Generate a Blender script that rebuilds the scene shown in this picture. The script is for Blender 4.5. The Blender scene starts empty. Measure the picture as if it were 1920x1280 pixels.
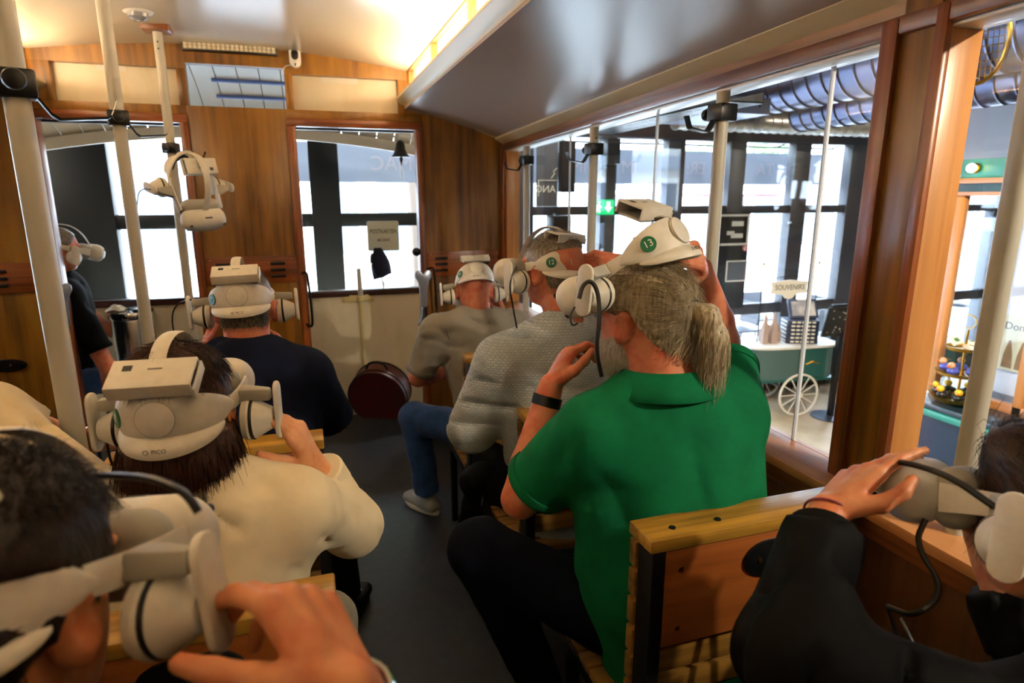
import bpy, bmesh, math, random
import numpy as np
from mathutils import Vector, Matrix
random.seed(4); RNG = np.random.default_rng(5)
SC = bpy.context.scene
COL = SC.collection
# ------------------------------------------------------------------ camera
CAMH = 1.6; FPX = 1167.0; PITCH = math.atan(272/1167.0); YAW = math.radians(18.0)
cd = bpy.data.cameras.new('camera'); cam = bpy.data.objects.new('camera', cd); COL.objects.link(cam)
cam.location = (0, 0, CAMH); cam.rotation_euler = (math.pi/2-PITCH, 0, -YAW)
cd.sensor_fit = 'HORIZONTAL'; cd.sensor_width = 36; cd.lens = FPX/1920*36
cd.clip_start = .02; cd.clip_end = 300
cd.dof.use_dof = True; cd.dof.focus_distance = 1.5; cd.dof.aperture_fstop = 4.0
SC.camera = cam
# ------------------------------------------------------------------ sky, lamps, exposure
w = bpy.data.worlds.new('sky'); SC.world = w; w.use_nodes = True
bg = w.node_tree.nodes['Background']; bg.inputs[0].default_value = (.74, .87, 1.0, 1); bg.inputs[1].default_value = 16.0
SC.view_settings.view_transform = 'Standard'; SC.view_settings.look = 'None'
SC.view_settings.exposure = 0.90; SC.view_settings.gamma = 1.0; SC.view_settings.use_curve_mapping = False
LED_STRIP = 64.0        # warm cove strips on the two roof ledges of the tram
HALL_LAMP = 170.0
# ------------------------------------------------------------------ pixel / world helper (frame 1920 x 1280)
_f = np.array([math.sin(YAW)*math.cos(PITCH), math.cos(YAW)*math.cos(PITCH), -math.sin(PITCH)])
_r = np.array([math.cos(YAW), -math.sin(YAW), 0.]); _u = np.cross(_r, _f); _C = np.array([0, 0, CAMH])
def ray(px, py): return _f+_r*(px-960)/FPX+_u*(640-py)/FPX
def at(px, py, dep): return _C+ray(px, py)*dep
def onY(px, py, Y): d = ray(px, py); return _C+d*Y/d[1]
def onX(px, py, X): d = ray(px, py); return _C+d*X/d[0]
def onZ(px, py, Z): d = ray(px, py); return _C+d*(Z-CAMH)/d[2]
A = np.array
# ------------------------------------------------------------------ materials
def lin(h):
    h = h.lstrip('#'); o = []
    for i in (0, 2, 4):
        c = int(h[i:i+2], 16)/255; o.append(c/12.92 if c <= .04045 else ((c+.055)/1.055)**2.4)
    return (*o, 1)
MATS = {}
def mat(name, col='#808080', rough=.5, metal=0, spec=.5, var=None, bump=None, emit=None, coat=0, sheen=0, sss=0, alpha=None):
    """var=(scale xyz, colour2, lo, hi)  bump=(scale xyz, strength, dist)"""
    if name in MATS: return MATS[name]
    m = bpy.data.materials.new(name); m.use_nodes = True; MATS[name] = m
    nt = m.node_tree; b = nt.nodes['Principled BSDF']; I = b.inputs
    I['Base Color'].default_value = lin(col); I['Roughness'].default_value = rough; I['Metallic'].default_value = metal
    I['Specular IOR Level'].default_value = spec; I['Coat Weight'].default_value = coat; I['Coat Roughness'].default_value = .25
    I['Sheen Weight'].default_value = sheen
    if sss: I['Subsurface Weight'].default_value = sss; I['Subsurface Radius'].default_value = (.012, .004, .002)
    if emit: I['Emission Color'].default_value = lin(emit[0]); I['Emission Strength'].default_value = emit[1]
    tc = None
    def noise(scale, detail=4):
        nonlocal tc
        if tc is None: tc = nt.nodes.new('ShaderNodeTexCoord')
        mp = nt.nodes.new('ShaderNodeMapping'); mp.inputs['Scale'].default_value = scale if hasattr(scale, '__len__') else (scale,)*3
        nt.links.new(tc.outputs['Object'], mp.inputs[0])
        n = nt.nodes.new('ShaderNodeTexNoise'); n.inputs['Scale'].default_value = 1; n.inputs['Detail'].default_value = detail
        nt.links.new(mp.outputs[0], n.inputs['Vector']); return n
    if var:
        vs = var if isinstance(var, list) else [var]
        prev = None
        for sc, c2, lo, hi in vs:
            n = noise(sc); r = nt.nodes.new('ShaderNodeMapRange'); r.inputs[1].default_value = lo; r.inputs[2].default_value = hi
            nt.links.new(n.outputs[0], r.inputs[0])
            mx = nt.nodes.new('ShaderNodeMix'); mx.data_type = 'RGBA'
            nt.links.new(r.outputs[0], mx.inputs[0])
            if prev is None: mx.inputs[6].default_value = lin(col)
            else: nt.links.new(prev, mx.inputs[6])
            mx.inputs[7].default_value = lin(c2); prev = mx.outputs[2]
        nt.links.new(prev, I['Base Color'])
    if bump:
        n = noise(bump[0], 3); bp = nt.nodes.new('ShaderNodeBump'); bp.inputs['Strength'].default_value = bump[1]; bp.inputs['Distance'].default_value = bump[2]
        nt.links.new(n.outputs[0], bp.inputs['Height']); nt.links.new(bp.outputs[0], I['Normal'])
    return m
def wood(name, c1, c2, c3, axis='z', rough=.4, coat=.3, fine=60, bl=.35):
    s = {'x': (1.6, fine, fine), 'y': (fine, 1.6, fine), 'z': (fine, fine, 1.6)}[axis]
    g = {'x': (1.2, 5, 5), 'y': (5, 1.2, 5), 'z': (5, 5, 1.2)}[axis]
    return mat(name, c1, rough, 0, .5, [(s, c2, .35, .68), (g, c3, .42, .78)], (s, bl, .002), coat=coat)
def glass(name, tint=(.93, .96, 1, 1), refl=1.0, ior=1.42):
    m = bpy.data.materials.new(name); m.use_nodes = True; MATS[name] = m; nt = m.node_tree; nt.nodes.clear()
    o = nt.nodes.new('ShaderNodeOutputMaterial'); t = nt.nodes.new('ShaderNodeBsdfTransparent'); g = nt.nodes.new('ShaderNodeBsdfGlossy')
    t.inputs[0].default_value = tint; g.inputs['Roughness'].default_value = .02
    f = nt.nodes.new('ShaderNodeLayerWeight'); f.inputs[0].default_value = .5      # same from either side of the sheet
    pw = nt.nodes.new('ShaderNodeMath'); pw.operation = 'POWER'; pw.inputs[1].default_value = 5; nt.links.new(f.outputs[1], pw.inputs[0])
    k = nt.nodes.new('ShaderNodeMath'); k.operation = 'MULTIPLY_ADD'; k.inputs[1].default_value = refl*.6; k.inputs[2].default_value = refl*.03
    x = nt.nodes.new('ShaderNodeMixShader'); nt.links.new(pw.outputs[0], k.inputs[0]); nt.links.new(k.outputs[0], x.inputs[0])
    nt.links.new(t.outputs[0], x.inputs[1]); nt.links.new(g.outputs[0], x.inputs[2]); nt.links.new(x.outputs[0], o.inputs[0]); return m
glass('pane_glass'); glass('acrylic', (.96, .98, 1, 1), .9)
wood('veneer', '#8c5c16', '#4f3006', '#ad7a22', 'z', .38, .35, 30)
wood('veneer_y', '#8c5c20', '#5f3b10', '#a87328', 'y', .38, .35, 45)
wood('trim_z', '#8f4d20', '#5d2c10', '#a65d28', 'z', .35, .4, 70)
wood('trim_x', '#8f4d20', '#5d2c10', '#a65d28', 'x', .35, .4, 70)
wood('trim_y', '#7e4a26', '#51290f', '#925a2c', 'y', .35, .4, 70)
wood('pine_z', '#c98a4a', '#b27237', '#d79a5a', 'z', .4, .3, 50)
wood('pine_y', '#c08450', '#a86b38', '#cf9560', 'y', .4, .3, 50)
wood('panel_dark', '#5c3a1c', '#3d2410', '#6b4722', 'z', .4, .3, 45)
wood('cap_wood', '#b07f28', '#4a2c0c', '#c8983a', 'x', .35, .4, 55, .6)
wood('board_wood', '#8f4d1c', '#6d3410', '#a5602a', 'x', .4, .35, 40)
wood('slat_wood', '#8d6529', '#5f3f16', '#a37a34', 'x', .4, .3, 50)
mat('cream_paint', '#cfc6ac', .42, spec=.5, bump=(30, .06, .002))
mat('side_ceiling', '#b3a69f', .26, spec=.5, bump=(220, .12, .001))
mat('roof_paint', '#c9bfa8', .20, spec=.5, bump=(40, .05, .002))
mat('cream_trim', '#cdbf98', .4)
mat('cream_panel', '#e6ddc2', .55, var=((9, 9, 3), '#d6cba8', .5, .8), bump=(300, .08, .001))
mat('white_panel', '#dcd8cc', .5)
mat('floor_lino', '#272b34', .40, var=((25, 25, 25), '#2f343e', .4, .7), bump=(260, .18, .001))
mat('hall_floor', '#b9a487', .5, var=((4, 4, 4), '#a3906f', .4, .7), bump=(60, .1, .002))
mat('black_iron', '#0c0c0d', .4, spec=.4, bump=(120, .15, .001))
mat('black_metal', '#101112', .35, .3)
mat('black_plastic', '#0b0b0c', .35)
mat('pole_paint', '#b9b6a8', .32, spec=.5)
mat('steel', '#b9b9b4', .25, 1.0, bump=((6, 6, 400), .15, .001))
mat('chrome', '#d9d9d4', .12, 1.0)
mat('brass', '#c79a3b', .28, 1.0)
mat('duct', '#565c74', .3, .95)
mat('duct_pale', '#b8b4aa', .33, .85)
mat('frame_black', '#121417', .4, .1)
mat('frame_brown', '#38373c', .45)
mat('paper', '#e8e4d4', .7)
mat('white_gloss', '#e6e4dc', .35)
mat('ink', '#2a2926', .6)
mat('led_warm', '#fff1c8', .5, emit=('#ffe6c2', LED_STRIP))
mat('hall_led', '#ffffff', .5, emit=('#fff2dd', HALL_LAMP))
# ------------------------------------------------------------------ mesh helpers
def nrm(v): v = np.asarray(v, float); return v/(np.linalg.norm(v)+1e-12)
def frame(d, up=(0, 0, 1)):
    d = nrm(d); up = A(up, float)
    if abs(d@up) > .97: up = A((1., 0, 0)) if abs(d[0]) < .9 else A((0, 1., 0))
    x = nrm(np.cross(up, d)); return np.stack([x, np.cross(d, x), d], 1)      # columns x, y, d
def eul(y=0, p=0, r=0):
    y, p, r = np.radians([y, p, r]); c, s = np.cos, np.sin
    return (A([[c(y), -s(y), 0], [s(y), c(y), 0], [0, 0, 1]])@A([[1, 0, 0], [0, c(p), -s(p)], [0, s(p), c(p)]])@A([[c(r), 0, s(r)], [0, 1, 0], [-s(r), 0, c(r)]]))
class MB:
    def __init__(s): s.v = []; s.f = []
    def add(s, vs, fs):
        o = len(s.v); s.v += [tuple(map(float, q)) for q in vs]; s.f += [tuple(i+o for i in f) for f in fs]; return s
    def box(s, c, d, R=None):
        c = A(c, float); h = A(d, float)/2; R = np.eye(3) if R is None else R
        vs = [c+R@(h*A(q)) for q in ((-1, -1, -1), (1, -1, -1), (1, 1, -1), (-1, 1, -1), (-1, -1, 1), (1, -1, 1), (1, 1, 1), (-1, 1, 1))]
        return s.add(vs, [(3, 2, 1, 0), (4, 5, 6, 7), (0, 1, 5, 4), (1, 2, 6, 5), (2, 3, 7, 6), (3, 0, 4, 7)])
    def bb(s, x0, x1, y0, y1, z0, z1): return s.box(((x0+x1)/2, (y0+y1)/2, (z0+z1)/2), (x1-x0, y1-y0, z1-z0))
    def hexa(s, bot, top):
        return s.add(list(bot)+list(top), [(3, 2, 1, 0), (4, 5, 6, 7), (0, 1, 5, 4), (1, 2, 6, 5), (2, 3, 7, 6), (3, 0, 4, 7)])
    def cyl(s, a, b, r0, r1=None, n=16, cap=True):
        a, b = A(a, float), A(b, float); r1 = r0 if r1 is None else r1; R = frame(b-a); vs = []
        for p, r in ((a, r0), (b, r1)):
            for i in range(n): t = 2*math.pi*i/n; vs.append(p+R@A((r*math.cos(t), r*math.sin(t), 0)))
        fs = [(i, (i+1) % n, n+(i+1) % n, n+i) for i in range(n)]
        if cap: fs += [tuple(range(n-1, -1, -1)), tuple(range(n, 2*n))]
        return s.add(vs, fs)
    def tube(s, pts, r, n=8, sub=0, closed=False, flat=1.0, up=None):
        P = [A(p, float) for p in pts]
        for _ in range(sub):
            Q = [P[0]] if not closed else []; m = len(P)
            for i in range(m if closed else m-1):
                a, b = P[i], P[(i+1) % m]; Q += [.75*a+.25*b, .25*a+.75*b]
            if not closed: Q.append(P[-1])
            P = Q
        m = len(P); rr = r if hasattr(r, '__len__') else [r]*m
        if len(rr) != m: rr = np.interp(np.linspace(0, 1, m), np.linspace(0, 1, len(rr)), rr)
        vs = []; X = None
        for i in range(m):
            t = nrm(P[(i+1) % m]-P[i-1]) if closed else nrm(P[min(i+1, m-1)]-P[max(i-1, 0)])
            if up is not None: X = nrm(np.cross(A(up, float), t))
            elif X is None: X = frame(t)[:, 0]
            X = nrm(X-t*(X@t)); Yv = np.cross(t, X)
            for k in range(n): q = 2*math.pi*k/n; vs.append(P[i]+rr[i]*(math.cos(q)*X*flat+math.sin(q)*Yv))
        L = m if closed else m-1
        fs = [(i*n+k, i*n+(k+1) % n, ((i+1) % m)*n+(k+1) % n, ((i+1) % m)*n+k) for i in range(L) for k in range(n)]
        if not closed: fs += [tuple(range(n-1, -1, -1)), tuple((m-1)*n+k for k in range(n))]
        return s.add(vs, fs)
    def lathe(s, prof, c=(0, 0, 0), R=None, n=24):
        R = np.eye(3) if R is None else R; c = A(c, float); m = len(prof)
        vs = [c+R@A((r*math.cos(2*math.pi*k/n), r*math.sin(2*math.pi*k/n), z)) for r, z in prof for k in range(n)]
        fs = [(i*n+k, i*n+(k+1) % n, (i+1)*n+(k+1) % n, (i+1)*n+k) for i in range(m-1) for k in range(n)]
        fs += [tuple(range(n-1, -1, -1)), tuple((m-1)*n+k for k in range(n))]
        return s.add(vs, fs)
    def prism(s, poly, o, ux, uy, th):
        """extrude a 2d polygon (counter-clockwise seen against the extrusion) lying at o, axes ux uy, by th along ux x uy"""
        o, ux, uy = A(o, float), A(ux, float), A(uy, float); n = np.cross(ux, uy)*th; k = len(poly)
        a = [o+ux*p[0]+uy*p[1] for p in poly]
        return s.add(a+[q+n for q in a], [tuple(range(k-1, -1, -1)), tuple(range(k, 2*k))]+[(i, (i+1) % k, k+(i+1) % k, k+i) for i in range(k)])
    def strip(s, rows):
        """quad sheet through rows of points"""
        m = len(rows[0]); return s.add([p for r in rows for p in r], [(i*m+k, i*m+k+1, (i+1)*m+k+1, (i+1)*m+k) for i in range(len(rows)-1) for k in range(m-1)])
    def loops(s, rings, cap=True):
        """closed cross-section rings joined into a solid"""
        m = len(rings[0]); o = len(s.v); s.add([p for r in rings for p in r], [(i*m+k, i*m+(k+1) % m, (i+1)*m+(k+1) % m, (i+1)*m+k) for i in range(len(rings)-1) for k in range(m)])
        if cap: s.f += [tuple(o+k for k in range(m)), tuple(o+(len(rings)-1)*m+k for k in range(m-1, -1, -1))]
        return s
    def build(s, name, m, parent=None, bev=0, smooth=35, local=False, solid=0):
        vs = np.array(s.v, float).reshape(-1, 3)
        if parent is not None and not local: vs = vs-np.array(wloc(parent))
        return mesh_obj(name, vs, s.f, m, parent, bev, smooth, solid)
def wloc(o):
    p = Vector((0, 0, 0))
    while o is not None: p += o.location; o = o.parent
    return p
def mesh_obj(name, vs, fs, m, parent=None, bev=0, smooth=35, solid=0, fix=True):
    me = bpy.data.meshes.new(name); me.from_pydata([tuple(v) for v in vs], [], fs if isinstance(fs, list) else fs.tolist())
    if fix:
        b = bmesh.new(); b.from_mesh(me)
        if solid:
            bmesh.ops.recalc_face_normals(b, faces=b.faces); bmesh.ops.solidify(b, geom=b.faces, thickness=solid)
        bmesh.ops.recalc_face_normals(b, faces=b.faces)
        if bev:
            es = [e for e in b.edges if len(e.link_faces) == 2 and e.calc_face_angle(0) > .6]
            bmesh.ops.bevel(b, geom=es, offset=bev, segments=2, affect='EDGES', profile=.5, clamp_overlap=True)
        b.to_mesh(me); b.free()
    if smooth:
        me.polygons.foreach_set('use_smooth', [True]*len(me.polygons))
        if smooth < 180: me.set_sharp_from_angle(angle=math.radians(smooth))
    mm = m if isinstance(m, (list, tuple)) else [m]
    for q in mm: me.materials.append(MATS[q] if isinstance(q, str) else q)
    o = bpy.data.objects.new(name, me); COL.objects.link(o)
    if parent is not None: o.parent = parent
    return o
def tag(o, label, cat, group=None):
    o['label'] = label; o['category'] = cat
    if group: o['group'] = group
    return o
def struct(o): o['kind'] = 'structure'; return o
def thing(name, label, cat, loc=(0, 0, 0), group=None):
    o = bpy.data.objects.new(name, None); COL.objects.link(o); o.location = tuple(map(float, loc)); o.empty_display_size = .05
    return tag(o, label, cat, group)
def sroot(name, loc=(0, 0, 0)):
    o = bpy.data.objects.new(name, None); COL.objects.link(o); o.location = tuple(map(float, loc)); return struct(o)
def copy_tree(o, parent=None, d=None):
    c = o.copy(); COL.objects.link(c)
    if parent is not None: c.parent = parent
    if d is not None: c.location = o.location+Vector(d)
    for ch in list(o.children): copy_tree(ch, c)
    return c
_TX = {}
def text(name, s, size, M4, m, parent=None, ext=.0006, wx=1.0):
    """flat lettering: M4 = 4x4 (local to parent if parent) with x along the line of text"""
    cu = bpy.data.curves.new('t', 'FONT'); cu.body = s; cu.size = size; cu.align_x = 'CENTER'; cu.align_y = 'CENTER'; cu.extrude = ext; cu.resolution_u = 3
    o = bpy.data.objects.new('t', cu); COL.objects.link(o); dg = bpy.context.evaluated_depsgraph_get()
    me = bpy.data.meshes.new_from_object(o.evaluated_get(dg)); bpy.data.objects.remove(o); bpy.data.curves.remove(cu)
    me.transform(Matrix.Diagonal((wx, 1, 1, 1))); me.transform(Matrix(M4)); me.materials.clear(); me.materials.append(MATS[m] if isinstance(m, str) else m)
    q = bpy.data.objects.new(name, me); COL.objects.link(q)
    if parent is not None: q.parent = parent
    return q
def M44(R, t):
    M = np.eye(4); M[:3, :3] = R; M[:3, 3] = t; return M.tolist()
RX90 = A([[1, 0, 0], [0, 0, -1], [0, 1, 0.]])        # text facing -y (towards the camera)
# ================================================================== tram shell
YP, YD, YB = 3.9, 4.584, -1.6          # partition, platform dash, back wall
XC = -.32; XR = 1.20; XL = 2*XC-XR
def arcz(x): return 2.415-.071*((x-XC)/.924)**2
def zside(y): return 1.95+(3.9-y)*.026   # where side ceiling meets the wall
def zhead(y): return 1.88+(3.9-y)*.0167  # window head
struct(MB().bb(XL-.05, XR+.06, YB, YD+.05, -.06, 0).build('floor', 'floor_lino'))
# roof between the clerestories
n = 24; xs = np.linspace(-1.262, .622, n+1)
struct(MB().strip([[(x, y, arcz(x)) for x in xs] for y in (YB, .5, YP+.05)]).build('ceiling', 'roof_paint', solid=.03, smooth=60))
struct(MB().tube([(-.575, YB, arcz(-.575)-.004), (-.575, YP-.02, arcz(-.575)-.004)], .017, 4, flat=.5).build('trim_roof_batten', 'cream_trim'))
struct(MB().tube([(x, YP-.012, arcz(x)-.006) for x in xs], .011, 6).build('trim_roof_front', 'cream_trim'))
for side, nm in ((1, 'right'), (-1, 'left')):
    X = lambda x: XC+side*(x-XC)
    # sloping side ceiling
    rows = []
    for y in np.linspace(YB, YP+.04, 8):
        t = np.linspace(0, 1, 9); rows.append([(X(.60+(XR+.03-.60)*k), y, 2.118+(zside(y)-2.118)*k+.03*4*k*(1-k)*.6) for k in t])
    struct(MB().strip(rows).build('ceiling_side_'+nm, 'side_ceiling', solid=.02, smooth=60))
    struct(MB().hexa([(X(XR-.045), YB, zside(YB)-.004), (X(XR+.01), YB, zside(YB)-.035), (X(XR+.01), YP-.001, zside(YP)-.035), (X(XR-.045), YP-.001, zside(YP)-.004)],
                     [(X(XR-.045), YB, zside(YB)+.012), (X(XR+.01), YB, zside(YB)+.012), (X(XR+.01), YP-.001, zside(YP)+.012), (X(XR-.045), YP-.001, zside(YP)+.012)]).build('trim_cove_'+nm, 'cream_trim'))
    t = np.linspace(0, 1, 9)
    struct(MB().tube([(X(.60+(XR-.60)*k), YP-.01, 2.118+(zside(YP)-2.118)*k+.018*4*k*(1-k)-.006) for k in t], .009, 6).build('trim_side_front_'+nm, 'cream_trim'))
    # ledge (cornice) and clerestory
    pr = [(.555, 2.165), (.552, 2.150), (.565, 2.142), (.575, 2.128), (.595, 2.120), (.60, 2.110), (.66, 2.110), (.66, 2.165)]
    m = MB(); a = [(X(p[0]), YB, p[1]) for p in pr]; b = [(X(p[0]), YP-.001, p[1]) for p in pr]; k = len(pr)
    m.add(a+b, [tuple(range(k)), tuple(range(2*k-1, k-1, -1))]+[(i, (i+1) % k, k+(i+1) % k, k+i) for i in range(k)])
    struct(m.build('trim_ledge_'+nm, 'cream_trim', bev=.002))
    # clerestory: wooden frame bars, each opal pane its own part
    cl = sroot('window_clerestory_'+nm, (X(.64), YB, 2.165))
    y0, y1, bay = YB, YP-.002, .72
    MB().bb(min(X(.625), X(.66)), max(X(.625), X(.66)), y0, y1, 2.165, 2.185).build('bottom_rail', 'pine_y', cl, bev=.003)
    MB().bb(min(X(.622), X(.66)), max(X(.622), X(.66)), y0, y1, 2.305, 2.345).build('top_rail', 'pine_y', cl, bev=.003)
    yy = y1; i = 0
    while yy > y0+.1:
        MB().bb(min(X(.622), X(.66)), max(X(.622), X(.66)), yy-.05, yy, 2.185, 2.305).build('mullion', 'pine_z', cl, bev=.003)
        ya = max(y0, yy-bay)
        MB().bb(min(X(.645), X(.652)), max(X(.645), X(.652)), ya, yy-.05, 2.185, 2.305).build('opal_pane', mat('opal', '#e9e6da', .25), cl)
        yy -= bay
    led = MB().bb(min(X(.592), X(.612)), max(X(.592), X(.612)), (-.2 if side > 0 else YB+.1), YP-.15, 2.165, 2.171).build('led_strip', 'led_warm')
    tag(led, 'warm light strip lying on the roof ledge along the '+nm+' clerestory', 'light strip')
# ------------------------------------------------------------------ front partition
fw = sroot('wall_front', (XC, YP, 0))
T = .06
def pan(name, x0, x1, z0, z1, m='veneer', y0=YP, y1=YP+T, par=fw, bev=.0015): return MB().bb(x0, x1, y0, y1, z0, z1).build(name, m, par, bev=bev)
def poly(name, pts, m='veneer', par=fw): return MB().prism(pts, (0, YP+T, 0), (1, 0, 0), (0, 0, 1), T).build(name, m, par)
sl = lambda x: 2.118+(1.95-2.118)*(x-.60)/(XR-.60)+.03      # hidden behind the side ceiling
poly('wall_panel', [(.70, 0), (XR+.06, 0), (XR+.06, sl(1.26)), (.70, sl(.70))])
poly('wall_panel', [(XL-.06, 0), (2*XC-.70+.02, 0), (2*XC-.70+.02, sl(.70)), (XL-.06, sl(1.26))])
pan('wall_panel', -.57, -.06, 0, 2.075)
band = [(x, arcz(x)+.01) for x in np.linspace(.63, -1.27, 20)]
poly('frieze_panel', [(-1.27, 2.262), (-.578, 2.262), (-.578, 2.289), (-.04, 2.289), (-.04, 2.262), (.63, 2.262)]+band)
for x0, x1, z1 in ((-1.32, -1.17, 2.262), (-.60, -.555, 2.262), (-.06, -.02, 2.262), (.565, .70, 2.262)):
    pan('stile', x0, x1, 2.075, z1, bev=.002)
pan('stile', -.578, -.555, 2.262, 2.289); pan('stile', -.06, -.04, 2.262, 2.289)
pan('rail', -1.30, -.57, 2.03, 2.075); pan('rail', -.06, .70, 2.03, 2.075)
pan('transom_board', -1.17, -.60, 2.075, 2.262, 'cream_panel', YP+.045, YP+.058); pan('transom_board', -.02, .565, 2.075, 2.262, 'cream_panel', YP+.045, YP+.058)
pan('paper_tape', .14, .34, 2.232, 2.262, 'paper', YP+.0435, YP+.0447, bev=0); pan('paper_tape', -.98, -.84, 2.236, 2.262, 'paper', YP+.0435, YP+.0447, bev=0)
pan('transom_pane', -.555, -.06, 2.075, 2.289, 'pane_glass', YP+.03, YP+.034, bev=0)
# vent boards with three slots in each group
for x0, x1, gs in ((.70, XR, (.79, 1.06)), (-.565, -.065, (-.47, -.18)), (XL, -1.30, (-1.55, -1.70))):
    pan('vent_board', x0+.004, x1-.004, 1.105, 1.262, 'trim_x', YP-.008, YP, bev=.0015)
    for g in gs:
        for k in range(3):
            zz = 1.145+.037*k
            MB().tube([(g-.035, YP-.0085, zz), (g+.045, YP-.0085, zz)], .008, 10).build('vent_slot', 'black_iron', fw)
    for xx in (x0+.03, x1-.03):
        for zz in (1.125, 1.245): MB().cyl((xx, YP-.011, zz), (xx, YP-.008, zz), .004, n=8).build('screw', 'brass', fw)
for k, (x0, x1) in enumerate(((-1.262, -.61), (-.02, .66))):
    d = sroot('door_%d' % (k+1), ((x0+x1)/2, YP, 0))
    for xx0, xx1 in ((x0-.048, x0), (x1, x1+.042)):
        MB().bb(xx0, xx1, YP-.014, YP+.07, 0, 1.985).build('jamb', 'trim_z', d, bev=.005)
        MB().bb(xx0+.01, xx1-.01, YP-.02, YP-.014, 0, 1.985).build('jamb_bead', 'trim_z', d, bev=.003)
    MB().bb(x0-.048, x1+.042, YP-.014, YP+.10, 1.985, 2.03).build('door_head', 'trim_x', d, bev=.005)
    MB().bb(x0, x1, YP+.06, YP+.1, 1.975, 1.985).build('door_stop', 'frame_brown', d, bev=.002)
# ------------------------------------------------------------------ platform in front of the partition
dw = sroot('wall_dash', (XC, YD, 0))
MB().bb(XL, .675, YD, YD+.03, 0, .90).build('dash_panel', 'cream_panel', dw)
MB().bb(.675, XR+.05, YD, YD+.03, 0, .90).build('dash_panel', 'cream_panel', dw)
MB().bb(XL, XR+.05, YD-.02, YD+.05, .90, .945).build('dash_rail', mat('dark_rail', '#3a211c', .3), dw, bev=.004)
cn = sroot('ceiling_platform', (XC, 4.3, 2.2)); npl = 26
def cz(x, y): return 2.345-.27*((y-3.96)/.74)**1.6-.11*((x-XC)/1.2)**2
for i in range(npl):
    x0 = XC-1.56+3.12*i/npl; x1 = x0+3.12/npl-.006; ys = np.linspace(3.965, 4.72, 6)
    MB().strip([[(x0, y, cz(x0, y)), (x1, y, cz(x1, y))] for y in ys]).build('plank', 'white_panel', cn, solid=.012)
m = MB(); xs2 = np.linspace(XC-1.57, XC+1.57, 25); lo = lambda x: 1.985-.095*((x-XC)/1.1)**2
pts = [(x, lo(x)) for x in xs2]+[(x, lo(x)+.10) for x in xs2[::-1]]
for x0, x1 in zip(xs2[:-1], xs2[1:]): m.hexa([(x0, 4.68, lo(x0)), (x1, 4.68, lo(x1)), (x1, 4.72, lo(x1)), (x0, 4.72, lo(x0))], [(x0, 4.68, lo(x0)+.07), (x1, 4.68, lo(x1)+.07), (x1, 4.72, lo(x1)+.07), (x0, 4.72, lo(x0)+.07)])
m.build('fascia_arch', 'white_panel', cn, smooth=30)
for k, yy in enumerate((4.25, 4.42)):
    tl = MB().tube([(-.47, yy, cz(-.3, yy)-.02), (.05, yy, cz(-.3, yy)-.02)], .012, 8).build('tube_reflection', mat('blue_reflection', '#5b7fd0', .3), cn)  # blue rods stand for lamp tubes reflected in the planks
# ------------------------------------------------------------------ side walls
for side, nm in ((1, 'right'), (-1, 'left')):
    X = lambda x: XC+side*(x-XC)
    wr = sroot('wall_'+nm, (X(XR), 1.2, 0))
    def sb(name, x0, x1, y0, y1, z0, z1, m, bev=.003): return MB().bb(min(X(x0), X(x1)), max(X(x0), X(x1)), y0, y1, z0, z1).build(name, m, wr, bev=bev)
    def hd(name, x0, x1, y0, y1, f0, f1, m, bev=.003):
        return MB().hexa([(X(x0), y0, f0(y0)), (X(x1), y0, f0(y0)), (X(x1), y1, f0(y1)), (X(x0), y1, f0(y1))], [(X(x0), y0, f1(y0)), (X(x1), y0, f1(y0)), (X(x1), y1, f1(y1)), (X(x0), y1, f1(y1))]).build(name, m, wr, bev=bev)
    sb('wainscot', 1.15, 1.25, YB, YP, 0, .86, 'panel_dark')
    sb('wainscot_rail', 1.14, 1.26, YB, YP, .86, .908, 'trim_y')
    sb('window_sill', 1.125, 1.28, YB, YP, .908, .934, 'pine_y', .005)
    for k in range(5): sb('wainscot_batten', 1.143, 1.15, -1.2+k*1.15, -1.12+k*1.15, 0, .86, 'panel_dark')
    hd('header_board', 1.205, 1.29, YB, YP, zhead, lambda y: zside(y)+.02, 'veneer_y')
    hd('header_moulding', 1.186, 1.205, YB, YP, lambda y: zhead(y)-.004, lambda y: zhead(y)+.034, 'trim_y', .006)
    hd('header_lit_underside', 1.205, 1.285, YB, YP, lambda y: zhead(y)-.012, zhead, 'white_gloss')  # white colour stands for daylight reflected on the header underside
    for y0, y1, kind in ((.972, 1.115, 'p'), (3.80, YP, 'c'), (-1.30, -1.15, 'p')):
        hd('pillar', 1.202, 1.285, y0, y1, lambda y: .934, lambda y: zhead(y)-.012, 'pine_z', .002)
        if kind == 'p':
            hd('pillar_face', 1.196, 1.202, y0+.023, y1-.038, lambda y: .934, lambda y: zside(y)-.03, 'veneer', .001)
            hd('pillar_moulding', 1.182, 1.202, y1-.038, y1+.004, lambda y: .934, lambda y: zhead(y)+.03, 'trim_z', .006)
            hd('pillar_moulding', 1.182, 1.202, y0-.004, y0+.023, lambda y: .934, lambda y: zhead(y)+.03, 'trim_z', .006)
        else:
            hd('pillar_moulding', 1.182, 1.202, y0+.03, y1-.002, lambda y: .934, lambda y: zhead(y)+.03, 'trim_z', .006)
    # sheets of clear acrylic in the long windows
    ed = [3.80, 2.943, 2.133, 1.314, 1.115]
    for a, b in zip(ed[:-1], ed[1:]):
        hd('window_sheet', 1.255, 1.259, b+.004, a-.004, lambda y: .934, lambda y: zhead(y)-.013, 'acrylic', 0)
    for e in ed[1:-1]:
        for o in (-.005, .003): hd('sheet_edge', 1.2535, 1.2605, e+o, e+o+.0022, lambda y: .934, lambda y: zhead(y)-.013, mat('sheet_edge', '#dfe8f2', .2), 0)
    hd('window_sheet', 1.255, 1.259, -1.15, .97, lambda y: .934, lambda y: zhead(y)-.013, 'acrylic', 0)
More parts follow.
